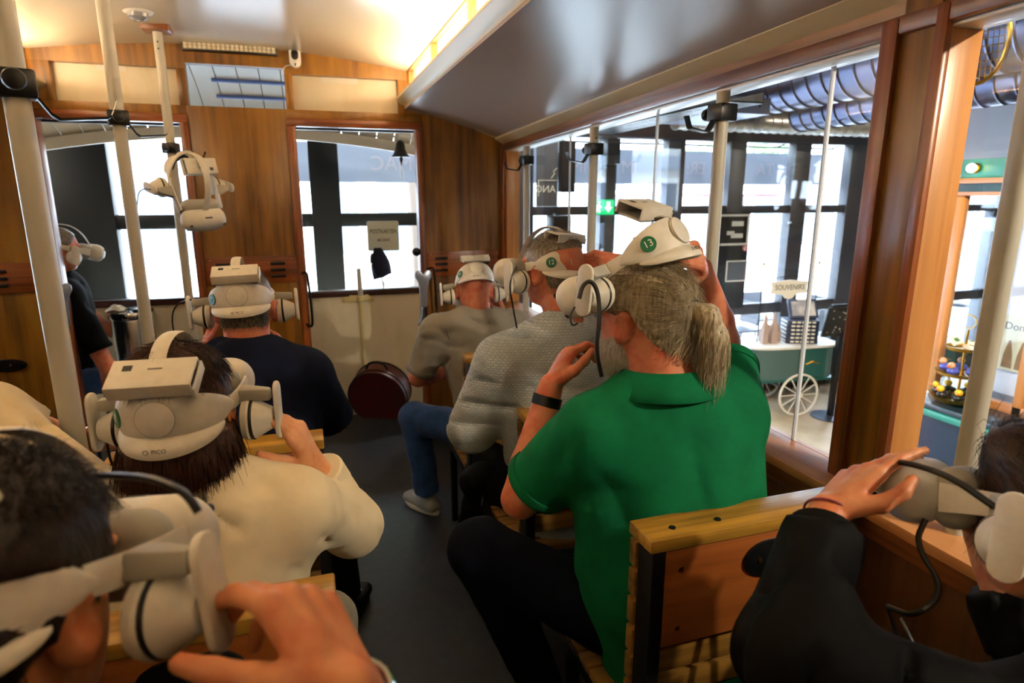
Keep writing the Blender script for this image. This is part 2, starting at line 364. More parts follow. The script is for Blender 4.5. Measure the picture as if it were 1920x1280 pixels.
struct(MB().bb(XL-.06, XR+.06, YB-.05, YB, 0, 2.45).build('wall_back', 'veneer'))
# ================================================================== benches
BY = [2.47, 1.73, .99]                 # centre line of the back rests (top cap .085 deep)
def make_bench(x0, x1, y, label):
    t = thing('bench', label, 'bench', ((x0+x1)/2, y, 0), 'slatted tram benches'); zt = .95
    MB().bb(x0-.008, x1+.004, y-.045, y+.045, zt-.028, zt).build('top_cap', 'cap_wood', t, bev=.004)
    MB().bb(x0+.03, x1-.012, y-.040, y-.020, .70, zt-.030).build('back_board', 'board_wood', t, bev=.002)
    for k in range(6): MB().bb(x0-.006, x1-.004, y+.016, y+.042, .885-.068*k-.029, .885-.068*k+.029).build('back_slat', 'slat_wood', t, bev=.003)
    for xx in (x0, x1-.03):
        MB().bb(xx, xx+.03, y-.040, y+.016, 0, zt-.028).build('end_post', 'black_iron', t, bev=.002)
        MB().bb(xx, xx+.03, y+.016, y+.40, .385, .415).build('seat_bracket', 'black_iron', t, bev=.003)
        MB().bb(xx, xx+.03, y+.34, y+.37, 0, .385).build('front_leg', 'black_iron', t, bev=.003)
    for k in range(6): MB().bb(x0+.002, x1-.004, y+.05+.062*k, y+.05+.062*k+.054, .415, .437).build('seat_slat', 'slat_wood', t, bev=.003)
    for xx in (x0+.06, (x0+x1)/2-.09, x1-.07): MB().cyl((xx, y-.01, zt), (xx, y-.01, zt+.0025), .007, n=10).build('screw', 'black_iron', t)
    for xx in (x0+.065, x1-.05):
        for zz in (.875, .74): MB().cyl((xx, y-.0425, zz), (xx, y-.040, zz), .006, n=10).build('screw', 'brass', t)
    # coat hook on an oval plate
    xc = (x0+x1)/2+.04; s = [(.062*math.cos(a)+math.copysign(.02, math.cos(a)), .042*math.sin(a)) for a in np.linspace(0, 2*math.pi, 25)[:-1]+.05]
    pl = MB().prism([(xc+p[0], .862+p[1]) for p in s], (0, y-.040, 0), (1, 0, 0), (0, 0, 1), .006).build('hook_plate', 'black_metal', t, bev=.001)
    MB().tube([(xc, y-.045, .855), (xc, y-.07, .835), (xc+.005, y-.10, .80), (xc+.012, y-.125, .80), (xc+.016, y-.13, .83), (xc+.018, y-.128, .842)], [.011, .012, .010, .011, .012, .008], 8, 2, flat=1.3).build('hook', 'black_metal', t)
    for xx in (xc-.045, xc+.045): MB().cyl((xx, y-.049, .862), (xx, y-.046, .862), .005, n=8).build('screw', 'brass', t)
    return t
ords = ['third', 'second', 'first']
where = {'R': ['slatted wooden bench with orange back, in front of the man in the light-grey knit', 'slatted wooden bench whose corner shows between the grey knit and the green polo', 'slatted wooden bench nearest the camera behind the green polo, hook on its back'],
         'L': ['slatted wooden bench of the middle row farthest forward, hidden behind the navy shirt', 'slatted wooden bench of the middle row between navy shirt and beige jacket', 'slatted wooden bench of the middle row behind the woman in the beige jacket']}
for k, y in enumerate(BY):
    make_bench(.598, 1.112, y, where['R'][k]); make_bench(-.52, .0, y, where['L'][k])
# bench behind the camera row (seats of the two nearest passengers)
make_bench(-.52, 0., .25, 'slatted wooden bench of the middle row under the nearest dark-haired passenger'); make_bench(.598, 1.112, .25, 'slatted wooden bench under the passenger in black at the window')
# ================================================================== grab poles with headset hangers
def hanger(t, p, toward, z, arm=.14):
    """clamp with thumb knob and a bent hook arm"""
    p = A(p); u = nrm(A((toward[0], toward[1], 0.))); s = A((-u[1], u[0], 0.)); q = p+A((0, 0, z)); R = np.stack([u, s, A((0, 0, 1.))], 1)
    MB().box(q, (.066, .062, .05), R).build('clamp', 'black_plastic', t, bev=.005)
    MB().tube([q-s*.03, q-s*.055], .007, 8).build('clamp_screw', 'black_metal', t)
    MB().lathe([(.006, 0), (.017, .002), (.019, .008), (.017, .016), (.006, .018)], q-s*.055, frame(-s), 14).build('clamp_knob', 'black_plastic', t)
    a = [q+u*.028+A((0, 0, -.015)), q+u*.05+A((0, 0, -.050)), q+u*.062+A((0, 0, -.058)), q+u*arm+A((0, 0, -.050)), q+u*(arm+.006)+A((0, 0, -.046)), q+u*(arm+.018)+A((0, 0, -.018))]
    MB().loops([[p_+s*.012+A((0, 0, .0025)), p_-s*.012+A((0, 0, .0025)), p_-s*.012-u*.002-A((0, 0, .0025)), p_+s*.012-u*.002-A((0, 0, .0025))] for p_ in a]).build('hook_arm', 'black_metal', t)
def pole(x, y, z0, z1, label, toward, hz, dx=0, r=.0215, arm=.14):
    t = thing('grab_pole', label, 'pole', (x, y, z0), 'cream grab poles')
    MB().cyl((x, y, z0), (x+dx, y, z1), r, n=20).build('pole', 'pole_paint', t, smooth=60)
    if hz: hanger(t, (x+dx*(hz-z0)/(z1-z0), y, 0), toward, hz, arm)
    for zz in (z1-.045, z1-.075): MB().cyl((x+dx, y-r-.002, zz), (x+dx, y-r+.002, zz), .004, n=8).build('hole', 'black_plastic', t)
    return t
pole(-.49, 1.437, 0, arcz(-.5)-.001, 'cream metal grab pole nearest the left edge of the picture', (1, .35), 1.80)
pole(-.597, 2.60, 0, arcz(-.597)-.001, 'cream metal grab pole in front of the left doorway, between two others', (1, .25), 1.865)
pc = pole(-.605, 3.55, 0, arcz(-.605)-.055, 'cream metal grab pole with a red wooden block at the ceiling, headset hanging on it', (1, -.2), 1.83)
MB().box((-.605, 3.55, arcz(-.605)-.0285), (.12, .11, .052)).build('ceiling_block', 'trim_y', pc, bev=.004)
for y, l in ((3.47, 'slim cream window pole in the corner beside the orange post'), (2.585, 'slim cream window pole between the man in light grey knit and the exit sign'), (1.69, 'slim cream window pole right of the headset numbered 13')):
    pole(1.215, y, .934, zhead(y)-.012, l, (-1, -.15), 1.80+.045*(y < 2), 0, .02, .12)
pole(1.215, .815, .934, zhead(.815)-.012, 'slim cream window pole at the right edge above the dark hair', (-1, 0), 0, 0, .02)
# ================================================================== things on the partition
t = thing('led_light_bar', 'black framed bar of small round lamps above the middle transom', 'light', (-.32, YP, 2.35)); Rl = eul(0, 0, -.8)
MB().box((-.32, YP-.018, 2.378), (.47, .034, .066)).build('housing', 'black_plastic', t, bev=.003)
MB().box((-.32, YP-.036, 2.378), (.452, .004, .05)).build('reflector_plate', mat('led_plate', '#b7ad93', .4, .3), t)
for i in range(20):
    for j in range(3): MB().lathe([(.0075, 0), (.0085, .002), (.005, .005)], (-.535+.0226*i, YP-.0385, 2.362+.016*j), frame((0, -1, 0)), 8).build('lamp_dome', mat('led_dome', '#e4dcc4', .15), t)
t = thing('security_camera', 'white pill-shaped camera with black oval lens at the top of the partition', 'camera', (.004, YP-.02, 2.345))
el = lambda a, b, n=28: [(a*math.cos(q)*abs(math.cos(q))**-.25, b*math.sin(q)*abs(math.sin(q))**-.25) for q in np.linspace(.01, 2*math.pi+.01, n+1)[:-1]]
def wallplate(par, name, pts, c, y0, th, m, bev=.003): return MB().prism([(c[0]+p[0], c[1]+p[1]) for p in pts], (0, y0, 0), (1, 0, 0), (0, 0, 1), th).build(name, m, par, bev=bev)
st = lambda hw, hh, n=10: [(hw*math.cos(a), hh-hw+hw*math.sin(a)) for a in np.linspace(0, math.pi, n)]+[(hw*math.cos(a), -(hh-hw)+hw*math.sin(a)) for a in np.linspace(math.pi, 2*math.pi, n)]
wallplate(t, 'shell', st(.031, .055), (.004, 2.345), YP-.001, .038, 'white_gloss', .008)
wallplate(t, 'lens_window', st(.018, .026), (.004, 2.355), YP-.038, .004, 'black_plastic', .001)
wallplate(t, 'button', st(.003, .007), (.004, 2.305), YP-.038, .003, 'black_plastic', 0)
MB().tube([(-.02, YP-.01, 2.305), (-.05, YP-.012, 2.30), (-.062, YP-.012, 2.28), (-.064, YP-.01, 2.255)], .0025, 6, 2).build('cable', 'white_gloss', t)
t = thing('ceiling_dome', 'small white dome fixed to the tram ceiling at the top edge', 'detector', (-.63, 3.30, 2.41))
MB().lathe([(.002, 0), (.07, 0), (.072, -.012), (.06, -.03), (.045, -.036)], (-.63, 3.30, arcz(-.63)-.002), None, 28).build('base', 'white_gloss', t)
MB().lathe([(.044, -.034), (.04, -.05), (.025, -.062), (.002, -.066)], (-.63, 3.30, arcz(-.63)-.002), None, 24).build('dome', mat('smoked', '#8f9298', .15), t)
for x, l in ((-.048, 'black bent grab rail on the jamb beside the headset numbered 7'), (.705, 'black bent grab rail on the jamb beside the bald man')):
    g = MB().tube([(x, YP-.012, 1.155), (x+.02, YP-.05, 1.17), (x+.035, YP-.055, 1.15), (x+.045, YP-.055, .86), (x+.03, YP-.05, .835), (x+.005, YP-.012, .85)], .0075, 8, 2).build('grab_rail', 'black_metal'); tag(g, l, 'handle')
def latch(x, flip, label):
    t = thing('door_latch', label, 'latch', (x, YP-.03, .8)); f = -1 if flip else 1
    heart = [(0, -.20), (.022, -.17), (.026, -.06), (.036, -.02), (.052, .012), (.053, .035), (.040, .050), (.022, .050), (.006, .035), (0, .024), (-.006, .035), (-.022, .050), (-.040, .050), (-.053, .035), (-.052, .012), (-.036, -.02), (-.026, -.06), (-.022, -.17)]
    wallplate(t, 'heart_plate', heart, (x, 1.10), YP-.032, .006, mat('latch_steel', '#aeb9cc', .3, .6), .002)
    MB().tube([(x, YP-.04, .92), (x-.004, YP-.05, .86), (x-.02, YP-.06, .82), (x-.035, YP-.055, .80)], [.016, .02, .022, .014], 8, 2).build('lever', 'black_metal', t)
    MB().lathe([(.022, 0), (.026, .004), (.016, .012), (.004, .014)], (x-.035, YP-.02, 1.265), frame((0, -1, 0)), 16).build('keyhole_rose', 'black_metal', t)
    for zz in (1.03, .95): MB().cyl((x, YP-.041, zz), (x, YP-.037, zz), .004, n=8).build('screw', 'brass', t)
latch(-1.268, 0, 'heart-shaped steel door latch on the left doorway post')
latch(.672, 1, 'heart-shaped steel door latch beside the white panel and the bald man')
t = thing('door_pull', 'black oval finger plate low on the left wall panel', 'handle', (-1.575, YP-.01, .715))
wallplate(t, 'plate', [(.09*math.cos(a), .035*math.sin(a)) for a in np.linspace(0, 2*math.pi, 20)[:-1]], (-1.575, .717), YP-.001, .008, 'black_metal', .002)
MB().cyl((-1.56, YP-.012, .72), (-1.56, YP-.008, .72), .005, n=8).build('screw', 'brass', t)
# ================================================================== platform things
t = thing('signal_rod', 'cream upright rod on a two-armed bracket fixed to the white dash panel', 'rod', (.335, YD-.02, 0))
MB().cyl((.335, YD-.03, .02), (.335, YD-.03, .88), .013, n=12).build('rod', mat('cream_metal', '#d8cb94', .4), t)
MB().cyl((.335, YD-.03, .88), (.330, YD-.03, 1.10), .020, .016, n=14).build('sleeve', 'pole_paint', t)
MB().lathe([(.022, -.02), (.028, -.016), (.028, .016), (.022, .02)], (.334, YD-.03, .885), None, 14).build('collar', 'cream_metal', t)
for s_, xx in ((-1, .205), (1, .43)):
    MB().hexa([(.335, YD-.035, .865), (.335, YD-.018, .865), (xx, YD-.001, .855), (xx, YD-.010, .855)], [(.335, YD-.035, .905), (.335, YD-.018, .905), (xx, YD-.001, .915), (xx, YD-.010, .915)]).build('bracket_arm', 'cream_metal', t, bev=.003)
    for zz in (.87, .90): MB().cyl((xx-.012*s_, YD-.016, zz), (xx-.012*s_, YD-.008, zz), .005, n=8).build('bolt', 'brass', t)
MB().cyl((.33, YD-.03, 1.095), (.43, YD-.02, 1.13), .004, n=8).build('side_arm', 'chrome', t)
# cap hanging on a rod in front of the far window
t = thing('peaked_cap', 'dark navy conductor cap hung on a thin stand before the window', 'cap', (.50, YD+.05, .945))
rows = []
for k in range(7):
    q = k/6; zc = 1.235-.21*q; rr = .012+.055*math.sin(min(1, .12+q*.95)*math.pi*.62)
    rows.append([(.49+.028*(q-.4)+rr*math.cos(a)*(1.0+.25*math.sin(a*2)), YD+.05+rr*.6*math.sin(a), zc+.02*math.cos(a)*q) for a in np.linspace(0, 2*math.pi, 17)])
MB().strip(rows).build('crown', mat('navy_felt', '#121a3a', .85, bump=(200, .3, .002)), t, smooth=180, solid=.006)
MB().tube([(.435, YD+.05, 1.20), (.425, YD+.02, 1.14), (.445, YD+.01, 1.07), (.475, YD+.03, 1.02)], [.012, .024, .024, .01], 8, 2, flat=.35).build('peak', 'navy_felt', t)
MB().cyl((.505, YD+.01, .945), (.495, YD+.02, 1.03), .006, n=8).build('stand', 'pole_paint', t)
t = thing('postcard_sign', 'small white sign lettered POSTKARTEN AB 2,00 euro standing in the front window', 'sign', (.53, YD+.09, 1.2))
wallplate(t, 'board', [(-.115, -.10), (-.105, -.108), (.105, -.108), (.113, -.10), (.113, .10), (.105, .108), (-.105, .108), (-.115, .10)], (.53, 1.318), YD+.099, .008, mat('sign_card', '#dbe3d6', .5), .001)
text('lettering', 'POSTKARTEN', .043, M44(RX90, (0, -.001+.0005, .15)), 'ink', t, wx=.72); text('lettering', 'AB 2,00 €', .028, M44(RX90, (0, -.0005, .088)), 'ink', t, wx=.8)
MB().cyl((.52, YD+.095, .945), (.52, YD+.095, 1.21), .005, n=8).build('post', 'pole_paint', t)
t = thing('hand_bell', 'black bell hanging by a wire at the right of the front window', 'bell', (.64, 4.45, 1.82))
MB().lathe([(.012, .105), (.018, .10), (.030, .085), (.036, .045), (.048, .015), (.062, .0), (.060, -.004), (.045, -.002)], (.645, 4.45, 1.865), None, 24).build('bell', 'black_iron', t)
MB().cyl((.645, 4.45, 1.965), (.645, 4.45, cz(.645, 4.45)-.004), .003, n=6).build('wire', 'chrome', t)
MB().lathe([(.003, .03), (.012, .02), (.012, .005), (.005, -.012), (.003, -.03)], (.648, 4.45, 1.835), None, 12).build('clapper', 'black_iron', t)
MB().tube([(.648, 4.45, 1.81), (.635, 4.45, 1.76), (.64, 4.45, 1.70), (.655, 4.45, 1.69), (.665, 4.45, 1.74), (.652, 4.45, 1.805)], .0018, 5, 2).build('pull_cord', 'paper', t)
# round case leaning on the white panel
t = thing('hat_case', 'dark red round hat case with black handle leaning on the white panel', 'case', (.43, 4.36, 0))
Rb = eul(-24, 14, 0); oc = A((.42, 4.37, .222)); prof = [(.205*math.cos(a), .205*math.sin(a)) for a in np.linspace(-math.pi*.31, math.pi*1.31, 30)]
mat('red_leather', '#4a1412', .4, bump=(150, .25, .002)); mat('red_side', '#5b2a22', .42, bump=(120, .3, .002))
def cb(y, s): return [oc+Rb@A((p[0]*s, y, p[1]*s)) for p in prof]
rw = [cb(-.075, 1), cb(.075, 1)]; MB().strip([r+[r[0]] for r in rw]).build('side_band', 'red_side', t, solid=.004)
for y, yy in ((-.078, 1), (.078, -1)): MB().prism([(p[0]*.985, p[1]*.985) for p in prof], oc+Rb@A((0, y, 0)), Rb[:, 0], Rb[:, 2], -.006*yy).build('face', 'red_leather', t)
for y in (-.078, -.035, .078): MB().tube(cb(y, 1.012), .006, 6, 0, True).build('piping', mat('dark_piping', '#1d0d0c', .4), t)
MB().tube([oc+Rb@A((x, .0, z)) for x, z in ((-.075, .195), (-.06, .235), (-.02, .252), (.03, .252), (.065, .232), (.078, .195))], .008, 8, 2).build('handle', 'black_plastic', t)
# bin
bx, by = -1.10, 4.455
t = thing('waste_bin', 'round brushed-steel bin with lid on the platform by the left door', 'bin', (bx, by, 0))
MB().lathe([(.118, 0), (.122, .01), (.122, .84), (.118, .85)], (bx, by, 0), None, 40).build('body', 'steel', t)
MB().lathe([(.02, .851), (.128, .852), (.131, .858), (.131, .885), (.125, .895), (.02, .899)], (bx, by, 0), None, 40).build('lid', 'chrome', t)
t = MB(); ph = t.box((bx+.035, by+.01, .9045), (.085, .15, .010), eul(28)).build('phone', 'black_plastic', None, bev=.003); tag(ph, 'dark phone lying on the lid of the steel bin', 'phone')
rr = []; 
for i in range(9):
    rr.append([(bx-.075+.013*(j-4), by-.01+.013*(i-4), .902+.045*abs(math.sin(i*.9+j*.5))*math.exp(-((i-4)**2+(j-4)**2)/12)) for j in range(9)])
ti = MB().strip(rr).build('tissue', 'paper', None, solid=.002, smooth=20); tag(ti, 'crumpled white tissue on the lid of the steel bin', 'tissue')
# ================================================================== the hall around the tram
ZF, YF = -.8, 6.2
def ell(m, c, r, R=None, n=14, k=9):
    R = np.eye(3) if R is None else R; r = A(r, float); c = A(c, float); vs = [c+R@(r*A((0, 0, -1)))]
    for i in range(1, k):
        f = -math.pi/2+math.pi*i/k
        for j in range(n): t = 2*math.pi*j/n; vs.append(c+R@(r*A((math.cos(f)*math.cos(t), math.cos(f)*math.sin(t), math.sin(f)))))
    vs.append(c+R@(r*A((0, 0, 1)))); L = len(vs)-1; fs = [(0, 1+(j+1) % n, 1+j) for j in range(n)]
    for i in range(k-2):
        for j in range(n): a = 1+i*n; fs.append((a+j, a+(j+1) % n, a+n+(j+1) % n, a+n+j))
    a = 1+(k-2)*n; fs += [(a+j, a+(j+1) % n, L) for j in range(n)]
    return m.add(vs, fs)
struct(MB().bb(-6, 10, -3.5, YF+.1, ZF-.06, ZF).build('floor_hall', 'hall_floor'))
struct(MB().bb(-6, 10, -3.5, YF+.1, 3.1, 3.2).build('ceiling_hall', mat('dark_ceiling', '#211d1c', .6)))
struct(MB().bb(10, 10.1, -3.5, YF+.1, ZF, 3.1).build('wall_hall_right', mat('hall_wall', '#8d8378', .6)))
struct(MB().bb(-6.1, -6, -3.5, YF+.1, ZF, 3.1).build('wall_hall_left', 'hall_wall'))
struct(MB().bb(-6, 10, -3.6, -3.5, ZF, 3.1).build('wall_hall_back', 'hall_wall'))
# glazed facade: dark posts, three rows of panes in every bay
struct(MB().bb(-6, 10, YF, YF+.12, 2.2, 3.1).build('wall_facade_head', 'frame_brown'))
struct(MB().bb(-6, 10, YF, YF+.12, ZF, -.62).build('wall_facade_foot', 'frame_brown'))
bays = [(-5.9, -4.9), (-4.75, -3.75), (-3.6, -2.75), (-1.545, -.85), (-.70, .055), (.32, 1.07), (1.22, 1.95), (2.24, 2.64), (2.66, 3.0), (3.18, 3.8), (4.01, 4.6), (4.81, 5.5), (5.72, 6.33), (6.58, 7.2), (7.42, 8.05), (8.27, 8.9), (9.12, 9.8)]
prev = -6.0
for i, (a, b) in enumerate(bays):
    if a-prev > .03:
        struct(MB().bb(prev, a, YF-.02, YF+.12, -.62, 2.2).build('wall_facade_post_%d' % (i+1), 'frame_black' if a < 1 else 'frame_brown', bev=.006))
    prev = b
    wn = sroot('window_%d' % (i+1), ((a+b)/2, YF, -.62)); fm = 'frame_black' if a < 1 else 'frame_brown'
    for z0, z1 in ((1.405, 1.497) if a > 1 else (1.32, 1.445), (.20, .33), (-.62, -.50)):
        MB().bb(a, b, YF, YF+.08, z0, z1).build('cross_bar', fm, wn, bev=.005)
    for z0, z1 in ((1.497 if a > 1 else 1.445, 2.2), (.33, 1.405 if a > 1 else 1.32), (-.5, .2)):
        MB().bb(a, b, YF+.04, YF+.046, z0, z1).build('pane', 'pane_glass', wn)
# ------------------------------------------------------------------ street outside
struct(MB().bb(-40, 60, YF+.12, 60, ZF-.25, ZF-.1).build('ground_street', mat('paving', '#c9c7c2', .8, var=((1.5, 1.5, 1.5), '#bdbab4', .4, .7))))
mat('stucco', '#d7d3cc', .8); mat('shop_dark', '#5d6672', .3); mat('stucco2', '#c5b9a8', .8)
def house(x0, x1, y, h, label, m, shop='#7a8794'):
    t = thing('house', label, 'building', ((x0+x1)/2, y, ZF-.1), 'houses across the street')
    MB().bb(x0, x1, y, y+6, ZF-.1, h).build('wall', m, t)
    k = int((x1-x0)/2.2)
    for i in range(k):
        xa = x0+.5+(x1-x0-.6)*i/k
        for z in (3.6, 6.4):
            if z+1.6 < h:
                f = MB().bb(xa, xa+1.1, y-.06, y, z, z+1.7).build('window', 'white_gloss', t); MB().bb(xa+.08, xa+1.02, y-.075, y-.06, z+.08, z+1.62).build('pane', 'shop_dark', f)
        f = MB().bb(xa-.2, xa+1.5, y-.05, y, ZF+.25, 2.3).build('shop_window', 'white_gloss', t); MB().bb(xa-.1, xa+1.4, y-.07, y-.05, ZF+.45, 2.1).build('pane', 'shop_dark', f)
    MB().bb(x0, x1, y-.3, y, 2.6, 3.1).build('shop_fascia', mat('fascia', '#9aa0a8', .6), t)
house(-14, -2.5, 22, 11, 'pale house across the street seen through the left doorway', 'stucco'); house(-2.3, 9, 22.5, 12, 'cream house across the street straight ahead', 'stucco2')
house(9.2, 22, 21, 11, 'pale house across the street behind the parasols', 'stucco'); house(22.3, 40, 22, 13, 'cream house across the street at the far right', 'stucco2')
# cloth banner outside the upper panes, its lettering seen from behind
t = thing('banner', 'long grey cloth banner outside the upper panes, black-letter writing seen reversed', 'banner', (2.6, YF+.45, 1.72))
MB().bb(-.6, 6.4, YF+.45, YF+.455, 1.74, 2.12).build('cloth', mat('banner_cloth', '#aeb2ba', .8), t)
flip = A([[-1, 0, 0], [0, 0, -1], [0, 1, 0.]])
for s_, px in (('MAC', 735), ('IM', 1085), ('IM', 1180), ('ER:', 1305), ('TA', 1435), ('Y', 1345)):
    p = onY(px, 318, YF+.44); text('lettering', s_, .20, M44(flip, (p[0]-2.6, -.008, 1.92-1.72)), mat('banner_ink', '#cdbfbd', .8), t)
for i in range(14): MB().cyl((-.4+.5*i, YF+.45, 2.12), (-.4+.5*i, YF+.45, 2.19), .006, n=6).build('ring', 'chrome', t)
MB().cyl((-.7, YF+.45, 2.19), (6.5, YF+.45, 2.19), .012, n=8).build('rail', 'black_metal', t)
for xx in (-.62, 1.15, 2.1, 3.9, 5.6, 6.45): MB().cyl((xx, YF+.12, 2.25), (xx, YF+.45, 2.19), .012, n=8).build('bracket', 'black_metal', t)
# cafe parasols, tables, chairs
def parasol(x, y, label, r=1.7):
    t = thing('parasol', label, 'parasol', (x, y, ZF-.1), 'white cafe parasols'); zt = 2.25
    MB().cyl((x, y, ZF-.1), (x, y, zt), .03, n=10).build('pole', 'white_gloss', t)
    MB().lathe([(.35, -.0), (.35, .08), (.05, .1)], (x, y, ZF-.1), None, 16).build('foot', 'black_iron', t)
    m = MB(); P = [(x+r*math.cos(a), y+r*math.sin(a), 1.62) for a in np.linspace(0, 2*math.pi, 9)[:-1]+.2]
    m.add(P+[(x, y, zt)], [(i, (i+1) % 8, 8) for i in range(8)]); m.build('canopy', mat('canvas', '#ece9e4', .8), t, solid=.01, smooth=0)
    MB().tube(P, .016, 6, 0, True).build('valance', mat('red_trim', '#b3202a', .7), t)
parasol(6.6, 9.6, 'white cafe parasol with red edge left of the pillar'); parasol(10.6, 10.4, 'white cafe parasol with red edge behind the pillar'); parasol(14.5, 10.5, 'white cafe parasol with red edge seen beside the kiosk')
def cafe_chair(x, y, a):
    t = thing('cafe_chair', 'dark cafe chair on the street terrace outside the windows', 'chair', (x, y, ZF-.1), 'cafe chairs on the terrace'); R = eul(a); o = A((x, y, ZF-.1))
    c = 'frame_brown'
    MB().box(o+R@A((0, 0, .44)), (.42, .42, .03), R).build('seat', c, t); MB().box(o+R@A((0, .2, .70)), (.42, .03, .34), R@eul(0, -8)).build('backrest', c, t)
    for i in (-1, 1):
        for j in (-1, 1): MB().cyl(o+R@A((.18*i, .18*j, 0)), o+R@A((.18*i, .18*j, .44)), .014, n=6).build('leg', c, t)
for x, y, a in ((5.18, 8.1, 90), (6.42, 8.1, -90), (7.35, 7.45, 180), (7.35, 8.78, 0), (8.36, 8.3, 90), (9.66, 8.3, -90), (5.5, 9.3, 40)): cafe_chair(x, y, a)
for x, y in ((5.8, 8.1), (7.35, 8.1), (9.0, 8.3)):
    t = thing('cafe_table', 'round white cafe table among the terrace chairs', 'table', (x, y, ZF-.1), 'cafe tables on the terrace')
    MB().lathe([(.02, .70), (.36, .70), (.36, .73), (.02, .735)], (x, y, ZF-.1), None, 24).build('top', 'white_gloss', t); MB().cyl((x, y, ZF-.1), (x, y, ZF+.6), .025, n=10).build('column', 'black_iron', t)
    MB().lathe([(.22, 0), (.22, .02), (.03, .05)], (x, y, ZF-.1), None, 16).build('foot', 'black_iron', t)
def tree(x, y, h, label):
    t = thing('tree', label, 'tree', (x, y, ZF-.1), 'street trees')
    MB().tube([(x, y, ZF-.1), (x+.05, y, 1.0), (x-.05, y, 2.4), (x+.1, y, h-1)], [.17, .14, .12, .05], 10, 1).build('trunk', mat('bark', '#5a4c40', .9, bump=(25, .5, .02)), t)
    m = MB(); n = 900; d = RNG.normal(size=(n, 3)); d /= np.linalg.norm(d, axis=1)[:, None]; r = 1.6*RNG.random(n)**.4
    for q, rr in zip(d, r):
        c = A((x, y, h))+q*rr*A((1.1, 1.1, .85)); R = frame(RNG.normal(size=3)); s = .12
        m.add([c+R@A((-s, 0, 0)), c+R@A((0, -s*.5, .02)), c+R@A((s, 0, 0)), c+R@A((0, s*.5, .02))], [(0, 1, 2, 3)])
    f = m.build('leaves', mat('leaf', '#4d8a38', .6, var=((3, 3, 3), '#7fae58', .4, .6)), t, smooth=0); f['kind'] = 'stuff'
tree(1.55, 9.5, 4.2, 'street tree whose trunk stands behind the postcard sign'); tree(9.2, 12.0, 3.3, 'leafy green street tree above the parasols')
# ------------------------------------------------------------------ overhead services in the hall
def duct(name, P, r, m, label, pitch, group=None):
    t = thing(name, label, 'duct', P[0], group); P = [A(p, float) for p in P]
    MB().tube(P, r, 28, 0).build('pipe', m, t, smooth=60)
    L = sum(np.linalg.norm(P[i+1]-P[i]) for i in range(len(P)-1)); d = nrm(P[-1]-P[0]); k = int(L/pitch)
    R = frame(d); ring = [P[0]+R@A((1.004*r*math.cos(a), 1.004*r*math.sin(a), 0)) for a in np.linspace(0, 2*math.pi, 33)[:-1]]
    o = MB().tube(ring, .011, 5, 0, True).build('seam_rib', m, t)
    for i in range(1, k+1):
        c = o.copy(); COL.objects.link(c); c.location = tuple(d*pitch*i)
duct('spiral_duct', [(4.05, 5.2, 2.56), (4.05, -1.0, 2.56)], .24, 'duct', 'large dark spiral duct running along the tram outside the window', .155, 'spiral ducts')
duct('spiral_duct', [(4.75, 5.3, 2.40), (4.75, -1.0, 2.40)], .17, 'duct', 'smaller spiral duct beneath the large one, near the pillar', .14, 'spiral ducts')
duct('pale_duct', [(3.6, 5.75, 2.36), (9.8, 5.75, 2.36)], .105, 'duct_pale', 'pale round duct running above the glazed facade', .11)
duct('flat_pipe', [(5.6, 4.6, 2.28), (9.8, 3.0, 2.28)], .13, 'duct_pale', 'pale metal duct behind the kiosk fascia', .3)
t = thing('duct_grille', 'oval mesh cover on the side of the overhead duct at the right edge', 'grille', (3.05, 2.35, 2.35)); 
gc = onX(1832, 75, 3.1); Rg = frame((-1, -.3, -.2))
MB().tube([gc+Rg@A((.13*math.cos(a), .20*math.sin(a), 0)) for a in np.linspace(0, 2*math.pi, 25)[:-1]], .01, 6, 0, True).build('rim', 'brass', t)
for i in range(-5, 6):
    e = math.sqrt(1-(i/6)**2)
    MB().cyl(gc+Rg@A((.022*i, -.20*e, 0)), gc+Rg@A((.022*i, .20*e, 0)), .002, n=4).build('wire', 'brass', t); MB().cyl(gc+Rg@A((-.13*e, .033*i, 0)), gc+Rg@A((.13*e, .033*i, 0)), .002, n=4).build('wire', 'brass', t)
t = thing('supply_plenum', 'flat grey sheet-metal duct box under the hall ceiling', 'duct', (3.6, 5.0, 2.3))
MB().bb(2.95, 3.78, 4.6, 5.5, 2.27, 2.40).build('box', mat('sheet', '#8d95ad', .35, .35), t, bev=.006)
for i in range(5): MB().cyl((3.03+.16*i, 4.597, 2.335), (3.03+.16*i, 4.60, 2.335), .01, n=8).build('rivet', 'black_metal', t)
for xx in (3.05, 3.68): MB().cyl((xx, 5.05, 2.40), (xx, 5.05, 3.1), .008, n=6).build('hanger', 'black_metal', t)
t = thing('cable_tray', 'black slotted cable tray hanging under the hall ceiling', 'tray', (2.75, 4.8, 2.18))
MB().bb(2.60, 2.90, 3.6, 5.75, 2.19, 2.20).build('tray_floor', 'black_metal', t)
for xx in (2.60, 2.895): MB().bb(xx, xx+.005, 3.6, 5.75, 2.19, 2.26).build('tray_side', 'black_metal', t)
mat('slot_light', '#6a6f7a', .5)
for i in range(16):
    for j in range(2): MB().box((2.68+.14*j, 3.75+.125*i, 2.189), (.02, .07, .002)).build('slot', 'slot_light', t)
for yy in (3.9, 5.4): MB().cyl((2.75, yy, 2.26), (2.75, yy, 3.1), .008, n=6).build('hanger', 'black_metal', t)
